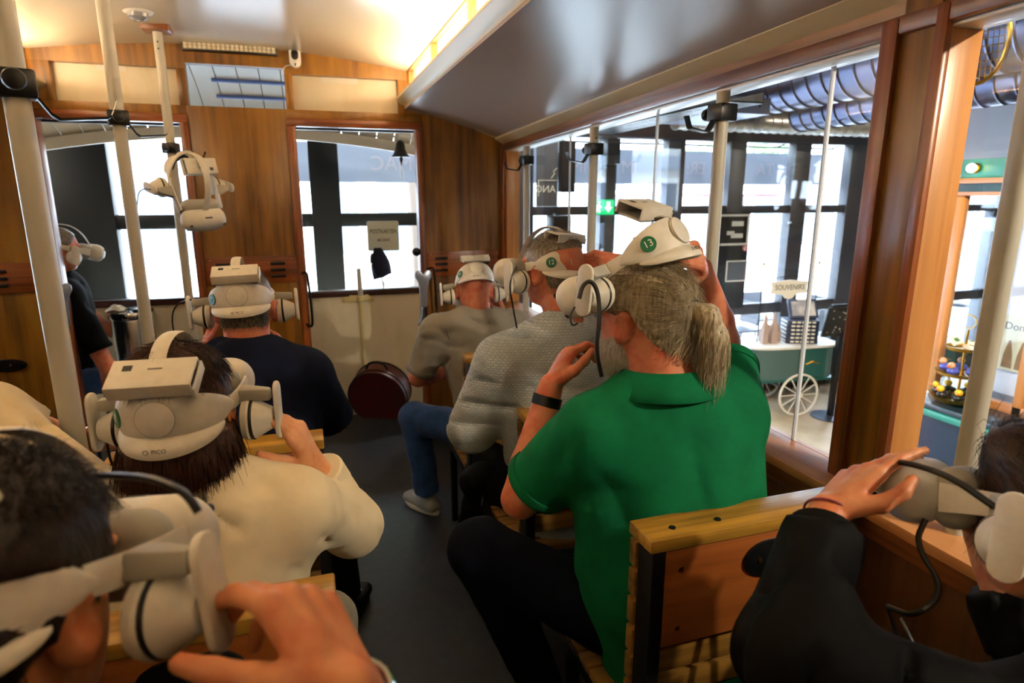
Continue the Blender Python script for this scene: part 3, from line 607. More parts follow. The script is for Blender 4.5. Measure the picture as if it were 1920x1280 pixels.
for x, y, z, l, s in ((2.55, 6.08, 1.89, 'tall black loudspeaker hung beside the etched glass sign', (.15, .16, .50)), (3.05, 6.08, 2.05, 'short black loudspeaker hung right of the slim window pole', (.15, .16, .25)), (2.47, 6.05, 1.30, 'black projector box low by the corner post', (.2, .2, .22))):
    t = thing('loudspeaker', l, 'speaker', (x, y, z-s[2]/2)); MB().box((x, y, z), s).build('cabinet', 'black_plastic', t, bev=.01); MB().box((x, y-s[1]/2-.002, z), (s[0]*.88, .004, s[2]*.92)).build('front_mesh', mat('mesh_cloth', '#15161a', .9), t)
    MB().cyl((x, y, z+s[2]/2), (x, YF+.05, z+s[2]/2+.02), .012, n=8).build('bracket', 'black_metal', t)
t = thing('exit_sign', 'green and white emergency exit sign with down arrow on the facade bar', 'sign', (3.02, 6.14, 1.41))
MB().bb(2.905, 3.135, 6.12, 6.16, 1.41, 1.565).build('panel', mat('exit_green', '#0f9a5c', .4, emit=('#12b86c', .9)), t, bev=.003)
mat('exit_white', '#ffffff', .4, emit=('#ffffff', 1.0)); ep = lambda P: MB().prism(P, (0, 6.12, 0), (1, 0, 0), (0, 0, 1), .002)
ep([(3.045, 1.545), (3.045, 1.49), (3.02, 1.49), (3.065, 1.435), (3.11, 1.49), (3.085, 1.49), (3.085, 1.545)]).build('arrow', 'exit_white', t)
ep([(2.915, 1.43), (2.93, 1.43), (2.945, 1.47), (2.955, 1.43), (2.97, 1.43), (2.962, 1.49), (2.985, 1.48), (2.985, 1.49), (2.955, 1.525), (2.925, 1.505), (2.925, 1.49), (2.94, 1.50)]).build('running_figure', 'exit_white', t)
ep([(2.955+.013*math.cos(a), 1.542+.013*math.sin(a)) for a in np.linspace(0, 2*math.pi, 13)[:-1]]).build('running_figure_head', 'exit_white', t)
t = thing('letter_sign', 'black panel with a large white letter E on the window post', 'sign', (4.7, 6.13, .62))
MB().bb(4.44, 4.91, 6.15, 6.17, .30, 1.42).build('board', 'frame_black', t)
for a in ((4.50, 4.90, 1.375, 1.40), (4.875, 4.90, 1.07, 1.375), (4.52, 4.90, 1.045, 1.07), (4.66, 4.82, 1.265, 1.32), (4.66, 4.82, 1.13, 1.18), (4.60, 4.70, 1.165, 1.21)): MB().bb(a[0], a[1], 6.143, 6.149, a[2], a[3]).build('white_bar', 'white_gloss', t)
t = thing('notice_frame', 'white framed notice hanging below the letter E', 'notice', (4.77, 6.13, .62))
for a in ((4.625, 4.91, .855, .868), (4.625, 4.91, .622, .635), (4.625, 4.638, .635, .855), (4.897, 4.91, .635, .855)): MB().bb(a[0], a[1], 6.138, 6.148, a[2], a[3]).build('frame_bar', 'white_gloss', t)
MB().bb(4.638, 4.897, 6.144, 6.149, .635, .855).build('sheet', mat('notice_grey', '#4a525e', .5), t)
t = thing('no_smoking_sticker', 'small round red no-smoking sticker beside the letter E sign', 'sticker', (4.87, 6.13, 1.01))
MB().lathe([(.036, 0), (.036, .003), (.002, .0035)], (4.87, 6.148, 1.01), frame((0, -1, 0)), 20).build('disc', 'white_gloss', t)
MB().tube([(4.87+.032*math.cos(a), 6.143, 1.01+.032*math.sin(a)) for a in np.linspace(0, 2*math.pi, 21)[:-1]], .005, 5, 0, True).build('ring', mat('sign_red', '#cc1f22', .5), t); MB().box((4.87, 6.143, 1.01), (.06, .003, .008), eul(0, 0, 45)).build('bar', 'sign_red', t)
t = thing('etched_sign', 'glass panel with etched frame and reversed lettering near the corner', 'sign', (2.44, 6.0, 1.6))
MB().bb(2.24, 2.47, 6.10, 6.105, 1.50, 2.16).build('panel', mat('etched_grey', '#565961', .25), t)
text('lettering', 'ANG', .10, M44(flip, (-.10, .095, .07)), 'paper', t); 
for a in ((2.26, 2.46, 1.755, 1.762), (2.26, 2.267, 1.6, 1.755)): MB().bb(a[0], a[1], 6.094, 6.1, a[2], a[3]).build('etched_line', 'paper', t)
MB().tube([(2.40, 6.096, 1.78), (2.44, 6.096, 1.83), (2.42, 6.096, 1.84), (2.46, 6.096, 1.88)], .004, 5).build('etched_zigzag', 'paper', t)
# ------------------------------------------------------------------ souvenir cart
mat('cart_green', '#1d5a55', .4); mat('cart_grey', '#4d6a68', .4); mat('cart_top', '#e4e2da', .3); mat('wheel_white', '#e3dcd0', .4)
def cart(o, a, word, label):
    t = thing('souvenir_cart', label, 'cart', o, 'souvenir carts'); R = eul(a); o = A(o, float); W = lambda x, y, z: o+R@A((x, y, z)); B = lambda x0, x1, y0, y1, z0, z1: MB().box(W((x0+x1)/2, (y0+y1)/2, (z0+z1)/2), (x1-x0, y1-y0, z1-z0), R)
    ov = [(.57*math.copysign(abs(math.cos(q))**.5, math.cos(q)), .30*math.copysign(abs(math.sin(q))**.5, math.sin(q))) for q in np.linspace(0, 2*math.pi, 33)[:-1]]
    MB().prism(ov, W(0, 0, .76), R[:, 0], R[:, 1], .03).build('table_top', 'cart_top', t, bev=.008)
    MB().prism([(p[0]*.92, p[1]*.9) for p in ov], W(0, 0, .40), R[:, 0], R[:, 1], .36).build('tub', 'cart_grey', t)
    B(.0, .34, -.281, -.272, .42, .75).build('front_stripe', 'cart_green', t); B(-.50, .50, -.285, .285, .385, .41).build('base_moulding', 'cart_green', t, bev=.005)
    MB().tube([W(.08, -.285, .58), W(.13, -.285, .595), W(.17, -.285, .61), W(.21, -.285, .595), W(.26, -.285, .58)], [.004, .008, .014, .008, .004], 6, 1).build('ornament', 'brass', t)
    for yy, in ((-.33,), (.33,)):
        wc = W(.0, yy, .245); rim = [wc+R@A((.235*math.cos(q), 0, .235*math.sin(q))) for q in np.linspace(0, 2*math.pi, 33)[:-1]]
        wh = MB().tube(rim, .013, 6, 0, True).build('wheel', 'wheel_white', t)
        for i in range(12): q = math.pi*i/6; MB().cyl(wc+R@A((.02*math.cos(q), 0, .02*math.sin(q))), wc+R@A((.23*math.cos(q), 0, .23*math.sin(q))), .006, n=6).build('spoke', 'wheel_white', wh)
        MB().cyl(wc-R@A((0, .03, 0)), wc+R@A((0, .03, 0)), .03, n=12).build('hub', 'wheel_white', wh)
    MB().cyl(W(0, -.33, .245), W(0, .33, .245), .012, n=8).build('axle', 'black_iron', t)
    for xx in (-.44, .44): MB().cyl(W(xx, .2, 0), W(xx, .2, .40), .02, n=8).build('leg', 'black_iron', t)
    MB().tube([W(-.5, -.2, .70), W(-.68, -.2, .68), W(-.74, -.2, .55)], .014, 8, 1).build('handle', 'black_iron', t)
    for xx in (-.36, .34):
        MB().cyl(W(xx, .0, .79), W(xx, .0, 1.66), .006, n=8).build('post', 'black_metal', t); ell(MB(), W(xx, 0, 1.675), (.017,)*3).build('finial', 'brass', t)
    MB().tube([W(-.36, 0, 1.47), W(-.18, 0, 1.52), W(0, 0, 1.535), W(.17, 0, 1.52), W(.34, 0, 1.47)], .005, 6, 2).build('arch', 'black_metal', t)
    bd = [(-.24, -.06), (-.08, -.075), (-.05, -.115), (0, -.13), (.05, -.115), (.08, -.075), (.24, -.06), (.22, .0), (.24, .07), (.0, .09), (-.24, .07), (-.22, .0)]
    MB().prism(bd, W(-.01, .006, 1.40), R[:, 0], R[:, 2], .012).build('sign_board', 'paper', t)
    text('lettering', word, .085, M44(R@RX90, R@A((-.01, -.0075, 1.405))), 'ink', t, wx=.85 if len(word) > 3 else 1)
    return W
W = cart((5.12, 5.64, ZF), -6, 'SOUVENIRS', 'white-topped green souvenir cart with SOUVENIRS sign and spoked wheels'); Rc = eul(-6)
cart((6.62, 5.25, ZF), 8, 'AN', 'green souvenir cart half hidden behind the wooden pillar')
t = thing('cathedral_model', 'small pale model of a twin-spired cathedral on the souvenir cart', 'model', W(-.25, -.06, .79)); mat('cath', '#b39a8e', .7)
for dx in (-.055, .055):
    q = W(-.27+dx, -.08, .79); MB().box(q+A((0, 0, .09)), (.06, .06, .18), Rc).build('tower', 'cath', t); MB().cyl(q+A((0, 0, .18)), q+A((0, 0, .36)), .038, .003, 8).build('spire', 'cath', t)
    for i in (-1, 1):
        for j in (-1, 1): MB().cyl(q+A((.027*i, .027*j, .15)), q+A((.027*i, .027*j, .25)), .008, .001, 5).build('pinnacle', 'cath', t)
q = W(-.19, .02, .79); MB().box(q+A((0, 0, .06)), (.22, .10, .12), Rc).build('nave', 'cath', t); MB().prism([(-.055, 0), (.055, 0), (0, .07)], q+A((-.11, 0, .12)), (0, 1, 0), (0, 0, 1), .22).build('roof', mat('cath2', '#8d7568', .7), t)
for i in range(6): MB().box(q+A((-.09+.036*i, -.057, .05)), (.01, .014, .13)).build('buttress', 'cath', t)
mat('box_navy', '#26324f', .4)
def box_edition(c, label, R, th=.042):
    t = thing('boxed_game', label, 'box', c-A((0, 0, th/2)), 'stacked boxed games on the cart')
    MB().box(c, (.34, .24, th), R).build('carton', 'box_navy', t, bev=.002)
    for k in range(5): MB().box(c+R@A((-.11+.055*k, -.1215, .002)), (.04, .002, th*.45), R).build('spine_print', 'paper', t)
    for k in range(3): MB().box(c+R@A((-.1715, -.06+.06*k, .002)), (.002, .04, th*.45), R).build('spine_print', 'paper', t)
    return t
pos = ['lowest', 'second from the bottom', 'third from the bottom', 'third from the top', 'second from the top', 'topmost']
for k in range(6): box_edition(W(.12, -.06, .812+.044*k), 'navy boxed game, %s of the flat stack on the cart' % pos[k], eul(-6-14+random.uniform(-2, 2)))
t = thing('display_box', 'navy boxed game propped upright on top of the stack, picture showing', 'box', W(.17, -.04, 1.057)); Rt = eul(-16, 62); c = W(.17, -.02, 1.155)
MB().box(c, (.32, .23, .04), Rt).build('carton', 'box_navy', t, bev=.002); MB().box(c+Rt@A((0, 0, .021)), (.27, .17, .002), Rt).build('picture', mat('pic', '#8e8d95', .4, var=((9, 9, 9), '#c9c4c0', .4, .6)), t); MB().box(c+Rt@A((0, .1, .021)), (.12, .012, .002), Rt).build('title_print', 'paper', t)
# ------------------------------------------------------------------ display stands, radiator
for x, y, l, dz in ((5.42, 5.17, 'black stand with dotted panels, in front of the other one', 0), (5.86, 5.30, 'black stand with dotted panels nearer the wooden pillar', .05)):
    t = thing('display_stand', l, 'stand', (x, y, ZF), 'black display stands')
    MB().lathe([(.20, 0), (.20, .012), (.05, .02)], (x, y, ZF), None, 28).build('base', mat('base_grey', '#4c5566', .35, .5), t); MB().bb(x-.025, x+.025, y-.025, y+.025, ZF+.015, .46+dz).build('post', 'black_metal', t)
    for i in (-1, 0):
        p = A((x+.03+.30*i+.15, y-.04, .30+dz)); R = eul(0, 12); MB().box(p, (.29, .015, .34), R).build('panel', 'black_plastic', t); MB().cyl(p+R@A((-.15, -.02, .19)), p+R@A((.15, -.02, .19)), .022, n=8).build('top_roll', 'black_metal', t)
        for k in range(16): MB().box(p+R@A((random.uniform(-.13, .13), -.009, random.uniform(-.15, .15))), (.009, .003, .009), R).build('dot', 'white_gloss', t)
    MB().box((x, y-.055, .36+dz), (.012, .01, .05)).build('green_tab', mat('tabgreen', '#3fae3a', .4), t)
t = thing('radiator', 'long black column radiator under the facade windows', 'radiator', (6.2, 6.05, ZF)); x0 = 5.1
r0 = MB().tube([(x0, 6.0, ZF+.08), (x0, 6.0, ZF+.60), (x0, 6.12, ZF+.60), (x0, 6.12, ZF+.08)], .022, 8, 1, True).build('column', 'frame_black', t)
for i in range(1, 34): c = r0.copy(); COL.objects.link(c); c.location.x += .062*i
for i in (1, 16, 31): MB().cyl((x0+.062*i, 6.06, ZF), (x0+.062*i, 6.06, ZF+.1), .02, n=8).build('foot', 'frame_black', t)
# ------------------------------------------------------------------ kiosk at the right
mat('teal', '#2b8f80', .35); mat('marble', '#22303c', .2, var=((3, 3, 3), '#34424f', .5, .7)); mat('kiosk_white', '#d9dbe4', .4)
KX = 4.02
k = thing('kiosk', 'sales kiosk with teal fascia, orange wooden window frames and dark marble counter', 'kiosk', (KX+.6, 2.0, ZF))
MB().bb(KX, KX+.75, .2, 3.20, .16, .20).build('counter_top', 'marble', k, bev=.006); MB().bb(KX-.015, KX+.02, .2, 3.215, .115, .16).build('counter_moulding', 'teal', k, bev=.006)
MB().bb(KX+.02, KX+.72, .22, 3.18, ZF, .115).build('counter_front', mat('kiosk_navy', '#1c2b45', .35), k)
MB().bb(KX+.30, KX+.42, .2, 3.35, 1.72, 1.845).build('fascia', 'teal', k, bev=.005); MB().bb(KX+.27, KX+.44, .2, 3.36, 1.685, 1.72).build('fascia_rail', 'pine_y', k, bev=.004)
MB().bb(KX+.30, KX+.42, .2, 3.35, 1.63, 1.685).build('lower_fascia', mat('deep_teal', '#123d44', .4), k); MB().bb(KX+.28, KX+.42, .2, 3.35, 1.605, 1.63).build('head_rail', 'pine_y', k)
for y0 in (3.22, 2.62, 1.9, 1.1): MB().bb(KX+.30, KX+.36, y0, y0+.06, .20, 1.605).build('post', 'pine_z', k, bev=.004)
for y0, y1 in ((2.68, 3.22), (1.96, 2.62), (1.16, 1.9)): MB().bb(KX+.325, KX+.331, y0, y1, .26, 1.605).build('pane', 'pane_glass', k)
MB().bb(KX+.30, KX+.36, .2, 3.22, .20, .26).build('sill_rail', 'pine_y', k, bev=.004)
MB().bb(KX+.72, KX+.76, .2, 3.2, .20, 1.605).build('back_panel', 'kiosk_white', k); MB().bb(KX+.70, KX+.72, 2.50, 2.58, .3, 1.6).build('dark_upright', 'marble', k)
MB().bb(KX+.30, KX+.9, .2, 3.35, 1.845, 2.17).build('upper_box', mat('upper_grey', '#8790a3', .4), k)
for i in range(8):
    y = 3.17-.40*i; b = MB().lathe([(.03, 0), (.034, .012), (.02, .02)], (KX+.30, y, 1.785), frame((-1, 0, 0)), 14).build('lamp_socket', 'brass', k)
    ell(MB(), (KX+.255, y, 1.785), (.03,)*3).build('bulb', mat('bulb', '#fff4dc', .2, emit=('#ffe2ac', 6)), b)
t = thing('poster', 'cream poster with decorative capitals and drawn cathedral spires', 'poster', (KX+.69, 2.2, .4))
pp = onX(1900, 700, KX+.70); Rp = A([[0, 0, -1], [-1, 0, 0], [0, 1, 0.]])
MB().bb(KX+.70, KX+.71, pp[1]-.28, pp[1]+.12, .38, .78).build('sheet', mat('poster_cream', '#ddd6b4', .6), t)
text('lettering', 'Domm Spric', .075, M44(Rp, (.008, pp[1]-.08-2.2, .70-.4)), 'ink', t)
for dy in (.06, -.03): MB().prism([(-.035, 0), (.035, 0), (.028, .10), (.006, .2), (-.006, .2), (-.028, .10)], (KX+.70, pp[1]+dy, .40), (0, -1, 0), (0, 0, 1), .003).build('spire_print', mat('spire_ink', '#8f6a3a', .6), t)
# three-tier stand with ducks
sx, sy, sz = 4.22, 2.97, .20; t = thing('tier_stand', 'three-tier gold serving stand on the kiosk counter', 'stand', (sx, sy, sz))
MB().lathe([(.075, 0), (.08, .008), (.05, .02), (.03, .03), (.012, .035)], (sx, sy, sz), None, 24).build('foot', 'brass', t); MB().cyl((sx, sy, sz+.02), (sx, sy, sz+.52), .008, n=10).build('stem', 'brass', t)
for z, r in ((.035, .165), (.21, .15), (.385, .115)): MB().lathe([(.01, z), (r*.93, z), (r, z+.018), (r+.004, z+.018), (r*.95, z-.005), (.01, z-.006)], (sx, sy, sz), None, 36).build('tray', 'brass', t)
MB().tube([(sx, sy+.045*math.cos(a), sz+.575+.045*math.sin(a)) for a in np.linspace(0, 2*math.pi, 21)[:-1]], .004, 6, 0, True).build('ring_handle', 'brass', t)
def duck(x, y, z, a, body, head, label, grp, s=1.0):
    t = thing('rubber_duck', label, 'duck', (x, y, z), grp); R = eul(a); o = A((x, y, z)); P = lambda q: o+R@(A(q)*s)
    b = ell(MB(), P((0, 0, .028)), A((.032, .040, .028))*s, R).build('body', body, t, smooth=180); ell(MB(), P((0, -.034, .042)), A((.012, .014, .010))*s, R@eul(0, -30)).build('tail', body, b, smooth=180)
    h = ell(MB(), P((0, .02, .070)), A((.024, .024, .023))*s, R).build('head', head, t, smooth=180); ell(MB(), P((0, .047, .066)), A((.012, .012, .005))*s, R).build('beak', mat('beak', '#e8671c', .4), h, smooth=180)
    for i in (-1, 1):
        ell(MB(), P((.030*i, -.004, .032)), A((.008, .022, .014))*s, R).build('wing', body, t, smooth=180); ell(MB(), P((.011*i, .039, .077)), A((.004, .003, .004))*s, R).build('eye', 'black_plastic', h, smooth=180)
mat('duck_black', '#15151a', .35); mat('duck_yellow', '#e8c22a', .35); mat('duck_blue', '#4a55b8', .4); mat('duck_skin', '#d6a079', .4)
for i in range(7): a = 360*i/7+12; duck(sx+.112*math.cos(math.radians(a)), sy+.112*math.sin(math.radians(a)), sz+.0355, a-90, 'duck_black', 'duck_yellow', 'black and yellow rubber duck on the lowest tray of the gold stand', 'ducks on the lowest tray')
for i in range(5): a = 360*i/5+40; duck(sx+.095*math.cos(math.radians(a)), sy+.095*math.sin(math.radians(a)), sz+.2105, a-90, 'duck_blue', 'duck_skin', 'blue rubber duck with flesh-toned head on the middle tray', 'ducks on the middle tray')
for c, d, a, m_, l in (((-.055, .035, .440), (.10, .07, .02), (10, 40), 'paper', 'white picture card leaning on the top tray of the gold stand'), ((-.01, -.055, .406), (.12, .045, .028), (75, 0), 'white_gloss', 'long white carton lying on the top tray'), ((.055, .0, .413), (.06, .06, .044), (20, 0), 'paper', 'small white cube carton on the top tray')):
    t = thing('gift_box', l, 'box', A((sx, sy, sz))+A(c)-A((0, 0, d[2]/2)), 'cartons on the top tray'); R = eul(*a); p = A((sx, sy, sz))+A(c); MB().box(p, d, R).build('carton', m_, t, bev=.001)
    MB().box(p+R@A((0, 0, d[2]/2+.0006)), (d[0]*.5, d[1]*.4, .001), R).build('print', mat('print_green', '#3d7a45', .5), t); MB().box(p+R@A((d[0]*.25, -d[1]/2-.0006, 0)), (d[0]*.35, .001, d[2]*.5), R).build('print_side', mat('print_yellow', '#e6c23a', .5), t)
# hall lamps: slim tubes; the last is added, unseen, to light the window post
for i, (x, y) in enumerate(((6.4, 3.6), (6.4, 1.2), (2.2, 5.6), (-3.2, 3.0), (2.3, -.9))):
    t = thing('tube_lamp', ['slim tube lamp under the hall ceiling behind the kiosk', 'slim tube lamp under the hall ceiling at the far right', 'slim tube lamp under the hall ceiling near the facade', 'slim tube lamp under the hall ceiling left of the tram', 'added unseen tube lamp beside the tram, lighting its window post'][i], 'lamp', (x, y, 2.9), 'hall tube lamps')
    MB().bb(x-.6, x+.6, y-.04, y+.04, 2.93, 2.98).build('housing', 'black_metal', t); MB().cyl((x-.58, y, 2.915), (x+.58, y, 2.915), .015, n=10).build('tube', 'hall_led', t)
    for xx in (x-.4, x+.4): MB().cyl((xx, y, 2.98), (xx, y, 3.1), .006, n=6).build('hanger', 'black_metal', t)

# track spotlights outside the tram windows; rear two added unseen, for extra light
t0 = thing('light_track', 'black lighting track hanging in the hall outside the right tram window', 'track', (2.25, .5, 2.62)); MB().bb(2.23, 2.27, -1.2, 1.9, 2.60, 2.63).build('rail', 'black_metal', t0)
for yy in (-1.0, .4, 1.8): MB().cyl((2.25, yy, 2.63), (2.25, yy, 3.1), .006, n=6).build('hanger', 'black_metal', t0)
for (p, aim, w_, lb) in (((2.25, 1.50, 2.47), (5.2, 4.6, -.5), 260, 'black track spotlight nearest the wooden pillar, aimed at the cart'), ((2.25, .45, 2.47), (4.1, 2.7, .9), 200, 'added unseen track spotlight in the middle, brightening the kiosk'), ((2.25, -.75, 2.47), (1.24, .95, 1.35), 125, 'added unseen track spotlight farthest back, brightening the tram window post')):
    t = thing('track_spotlight', lb, 'spotlight', p, 'track spotlights'); d = nrm(A(aim)-A(p)); R = frame(d); p = A(p)
    MB().lathe([(.03, -.09), (.042, -.085), (.045, -.02), (.045, .06), (.040, .06), (.036, .03), (.004, .028)], p, R, 24).build('housing', 'black_metal', t)
    MB().tube([p+A((0, 0, .13)), p+A((0, 0, .09)), p+R@A((.05, 0, .0)), p+R@A((.046, 0, -.02))], .007, 6, 1).build('yoke', 'black_metal', t)
    ld = bpy.data.lights.new('spot_lamp', 'SPOT'); ld.energy = w_; ld.color = (1, .80, .56); ld.spot_size = math.radians(50); ld.spot_blend = .6; ld.shadow_soft_size = .04
    lo_ = bpy.data.objects.new('spot_lamp', ld); COL.objects.link(lo_); lo_.parent = t; lo_.location = tuple(d*.075); lo_.rotation_euler = Vector(d).to_track_quat('-Z', 'Y').to_euler()
# ================================================================== signed-distance modelling (smooth blended solids -> quads)
class SDF:
    def __init__(s, lo, hi, h):
        s.lo = A(lo, float); s.h = h; s.n = np.ceil((A(hi, float)-s.lo)/h).astype(int)+1
        s.ax = [s.lo[i]+h*np.arange(s.n[i]) for i in range(3)]; s.d = np.full(s.n, 1.0, np.float32)
    def _sl(s, lo, hi):
        a = np.clip(np.floor((A(lo)-s.lo)/s.h).astype(int), 0, s.n); b = np.clip(np.ceil((A(hi)-s.lo)/s.h).astype(int)+1, 0, s.n)
        return tuple(slice(int(i), int(j)) for i, j in zip(a, b))
    def _pts(s, sl): return np.stack(np.broadcast_arrays(s.ax[0][sl[0]][:, None, None], s.ax[1][sl[1]][None, :, None], s.ax[2][sl[2]][None, None, :]), -1)
    def _op(s, fn, lo, hi, k, op):
        m = max(k, 4*s.h); sl = s._sl(A(lo)-m, A(hi)+m)
        if any(q.stop <= q.start for q in sl): return s
        d = fn(s._pts(sl)).astype(np.float32); e = s.d[sl]
        if op == 'sub': d = -d; s.d[sl] = np.maximum(e, d)+(np.maximum(k-np.abs(e-d), 0)**2/(4*k) if k > 0 else 0)
        else: s.d[sl] = np.minimum(e, d)-(np.maximum(k-np.abs(e-d), 0)**2/(4*k) if k > 0 else 0)
        return s
    def cone(s, a, b, ra, rb=None, k=.02, op='add', cap=None, M=None, g=1.0):
        """tapered capsule; cap='b' cuts it flat at b; M,g: frame and flattening (depth = width / g)"""
        a, b = A(a, float), A(b, float); rb = ra if rb is None else rb; ab = b-a; L2 = ab@ab+1e-12; ax = ab/math.sqrt(L2)
        def fn(P):
            q = P-a; t = np.clip(q@ab/L2, 0, 1)[..., None]; v = q-t*ab
            if M is not None: w = v@M; w[..., 1] *= g; dist = np.sqrt((w**2).sum(-1))
            else: dist = np.sqrt((v**2).sum(-1))
            d = dist-(ra+(rb-ra)*t[..., 0])
            if g > 1: d = d*.75
            if cap == 'b': d = np.maximum(d, (P-b)@ax)
            return d
        r = max(ra, rb); return s._op(fn, np.minimum(a, b)-r, np.maximum(a, b)+r, k, op)
    def ell(s, c, r, R=None, k=.02, op='add'):
        c = A(c, float); r = A(r, float); R = np.eye(3) if R is None else R
        def fn(P):
            q = (P-c)@R; k0 = np.sqrt(((q/r)**2).sum(-1)); k1 = np.sqrt(((q/r**2)**2).sum(-1))+1e-9; return k0*(k0-1)/k1
        m = np.abs(R)@r; return s._op(fn, c-m, c+m, k, op)
    def box(s, c, hf, R=None, rad=.01, k=.01, op='add'):
        c = A(c, float); hf = A(hf, float)-rad; R = np.eye(3) if R is None else R
        def fn(P):
            q = np.abs((P-c)@R)-hf; return np.sqrt((np.maximum(q, 0)**2).sum(-1))+np.minimum(q.max(-1), 0)-rad
        m = np.abs(R)@(hf+rad); return s._op(fn, c-m, c+m, k, op)
    def cut(s, o, n):
        P = s._pts(tuple(slice(0, int(q)) for q in s.n)); s.d = np.maximum(s.d, ((P-A(o, float))@nrm(n)).astype(np.float32)); return s
    def disp(s, fn, band=.04):
        I = np.where(np.abs(s.d) < band); P = np.stack([s.ax[i][I[i]] for i in range(3)], -1); s.d[I] += fn(P).astype(np.float32); return s
    def mesh(s):
        d = s.d; ins = d < 0; n = s.n; c = np.zeros(n-1, np.int8); cs = [(i, j, k) for i in (0, 1) for j in (0, 1) for k in (0, 1)]
        v = lambda arr, o: arr[o[0]:n[0]-1+o[0], o[1]:n[1]-1+o[1], o[2]:n[2]-1+o[2]]
        for o in cs: c += v(ins, o)
        act = np.argwhere((c > 0) & (c < 8)); I = act.T; acc = np.zeros((len(act), 3)); cnt = np.zeros(len(act))
        for o in cs:
            for ax in range(3):
                if o[ax]: continue
                o2 = list(o); o2[ax] = 1
                d0 = d[I[0]+o[0], I[1]+o[1], I[2]+o[2]]; d1 = d[I[0]+o2[0], I[1]+o2[1], I[2]+o2[2]]; m = (d0 < 0) != (d1 < 0)
                t = np.where(m, d0/np.where(m, d0-d1, 1), 0); p = np.tile(A(o, float), (len(act), 1)); p[:, ax] += t
                acc[m] += p[m]; cnt[m] += 1
        V = s.lo+s.h*(act+acc/cnt[:, None]); idx = np.full(n-1, -1, np.int64); idx[tuple(I)] = np.arange(len(act)); F = []
        for ax in range(3):
            b, e = [(1, 2), (2, 0), (0, 1)][ax]; sl0 = [slice(None)]*3; sl1 = [slice(None)]*3; sl0[ax] = slice(0, -1); sl1[ax] = slice(1, None)
            E = np.argwhere(ins[tuple(sl0)] != ins[tuple(sl1)]); E = E[(E[:, b] > 0) & (E[:, e] > 0) & (E[:, b] < n[b]-1) & (E[:, e] < n[e]-1)]
            fl = ins[tuple(E.T)]; q = []
            for db, de in ((1, 1), (0, 1), (0, 0), (1, 0)):
                cc = E.copy(); cc[:, b] -= db; cc[:, e] -= de; q.append(idx[tuple(cc.T)])
            q = np.stack(q, 1); q[~fl] = q[~fl][:, ::-1]; F.append(q)
        F = np.concatenate(F); return V, F[(F >= 0).all(1)]
def join(parts):
    V = []; F = []; o = 0
    for v, f in parts: V.append(v); F.append(f+o); o += len(v)
    return np.concatenate(V), np.concatenate(F)
def sdf_obj(name, VF, m, parent, smooth=180):
    V, F = VF; o = wloc(parent) if parent is not None else (0, 0, 0); return mesh_obj(name, V-A(tuple(o)), F, m, parent, 0, smooth, 0, False)
def mknoise(seed, f, n=5, ridge=False):
    r = np.random.default_rng(seed); K = r.normal(size=(n, 3)); K /= np.linalg.norm(K, axis=1)[:, None]; K *= f*(.7+.7*r.random((n, 1))); ph = r.random(n)*6.28; Wp = r.normal(size=(n, 3))*f*.5
    def fn(P, S=(1, 1, 1)):
        P = P*A(S); o = 0
        for k, p, w in zip(K, ph, Wp):
            a = np.sin(P@k+p+1.2*np.sin(P@w+p*2)); o = o+((1-2*np.abs(a)) if ridge else a)
        return o/n
    return fn
def bbox(pts, m): P = A(pts); return P.min(0)-m, P.max(0)+m
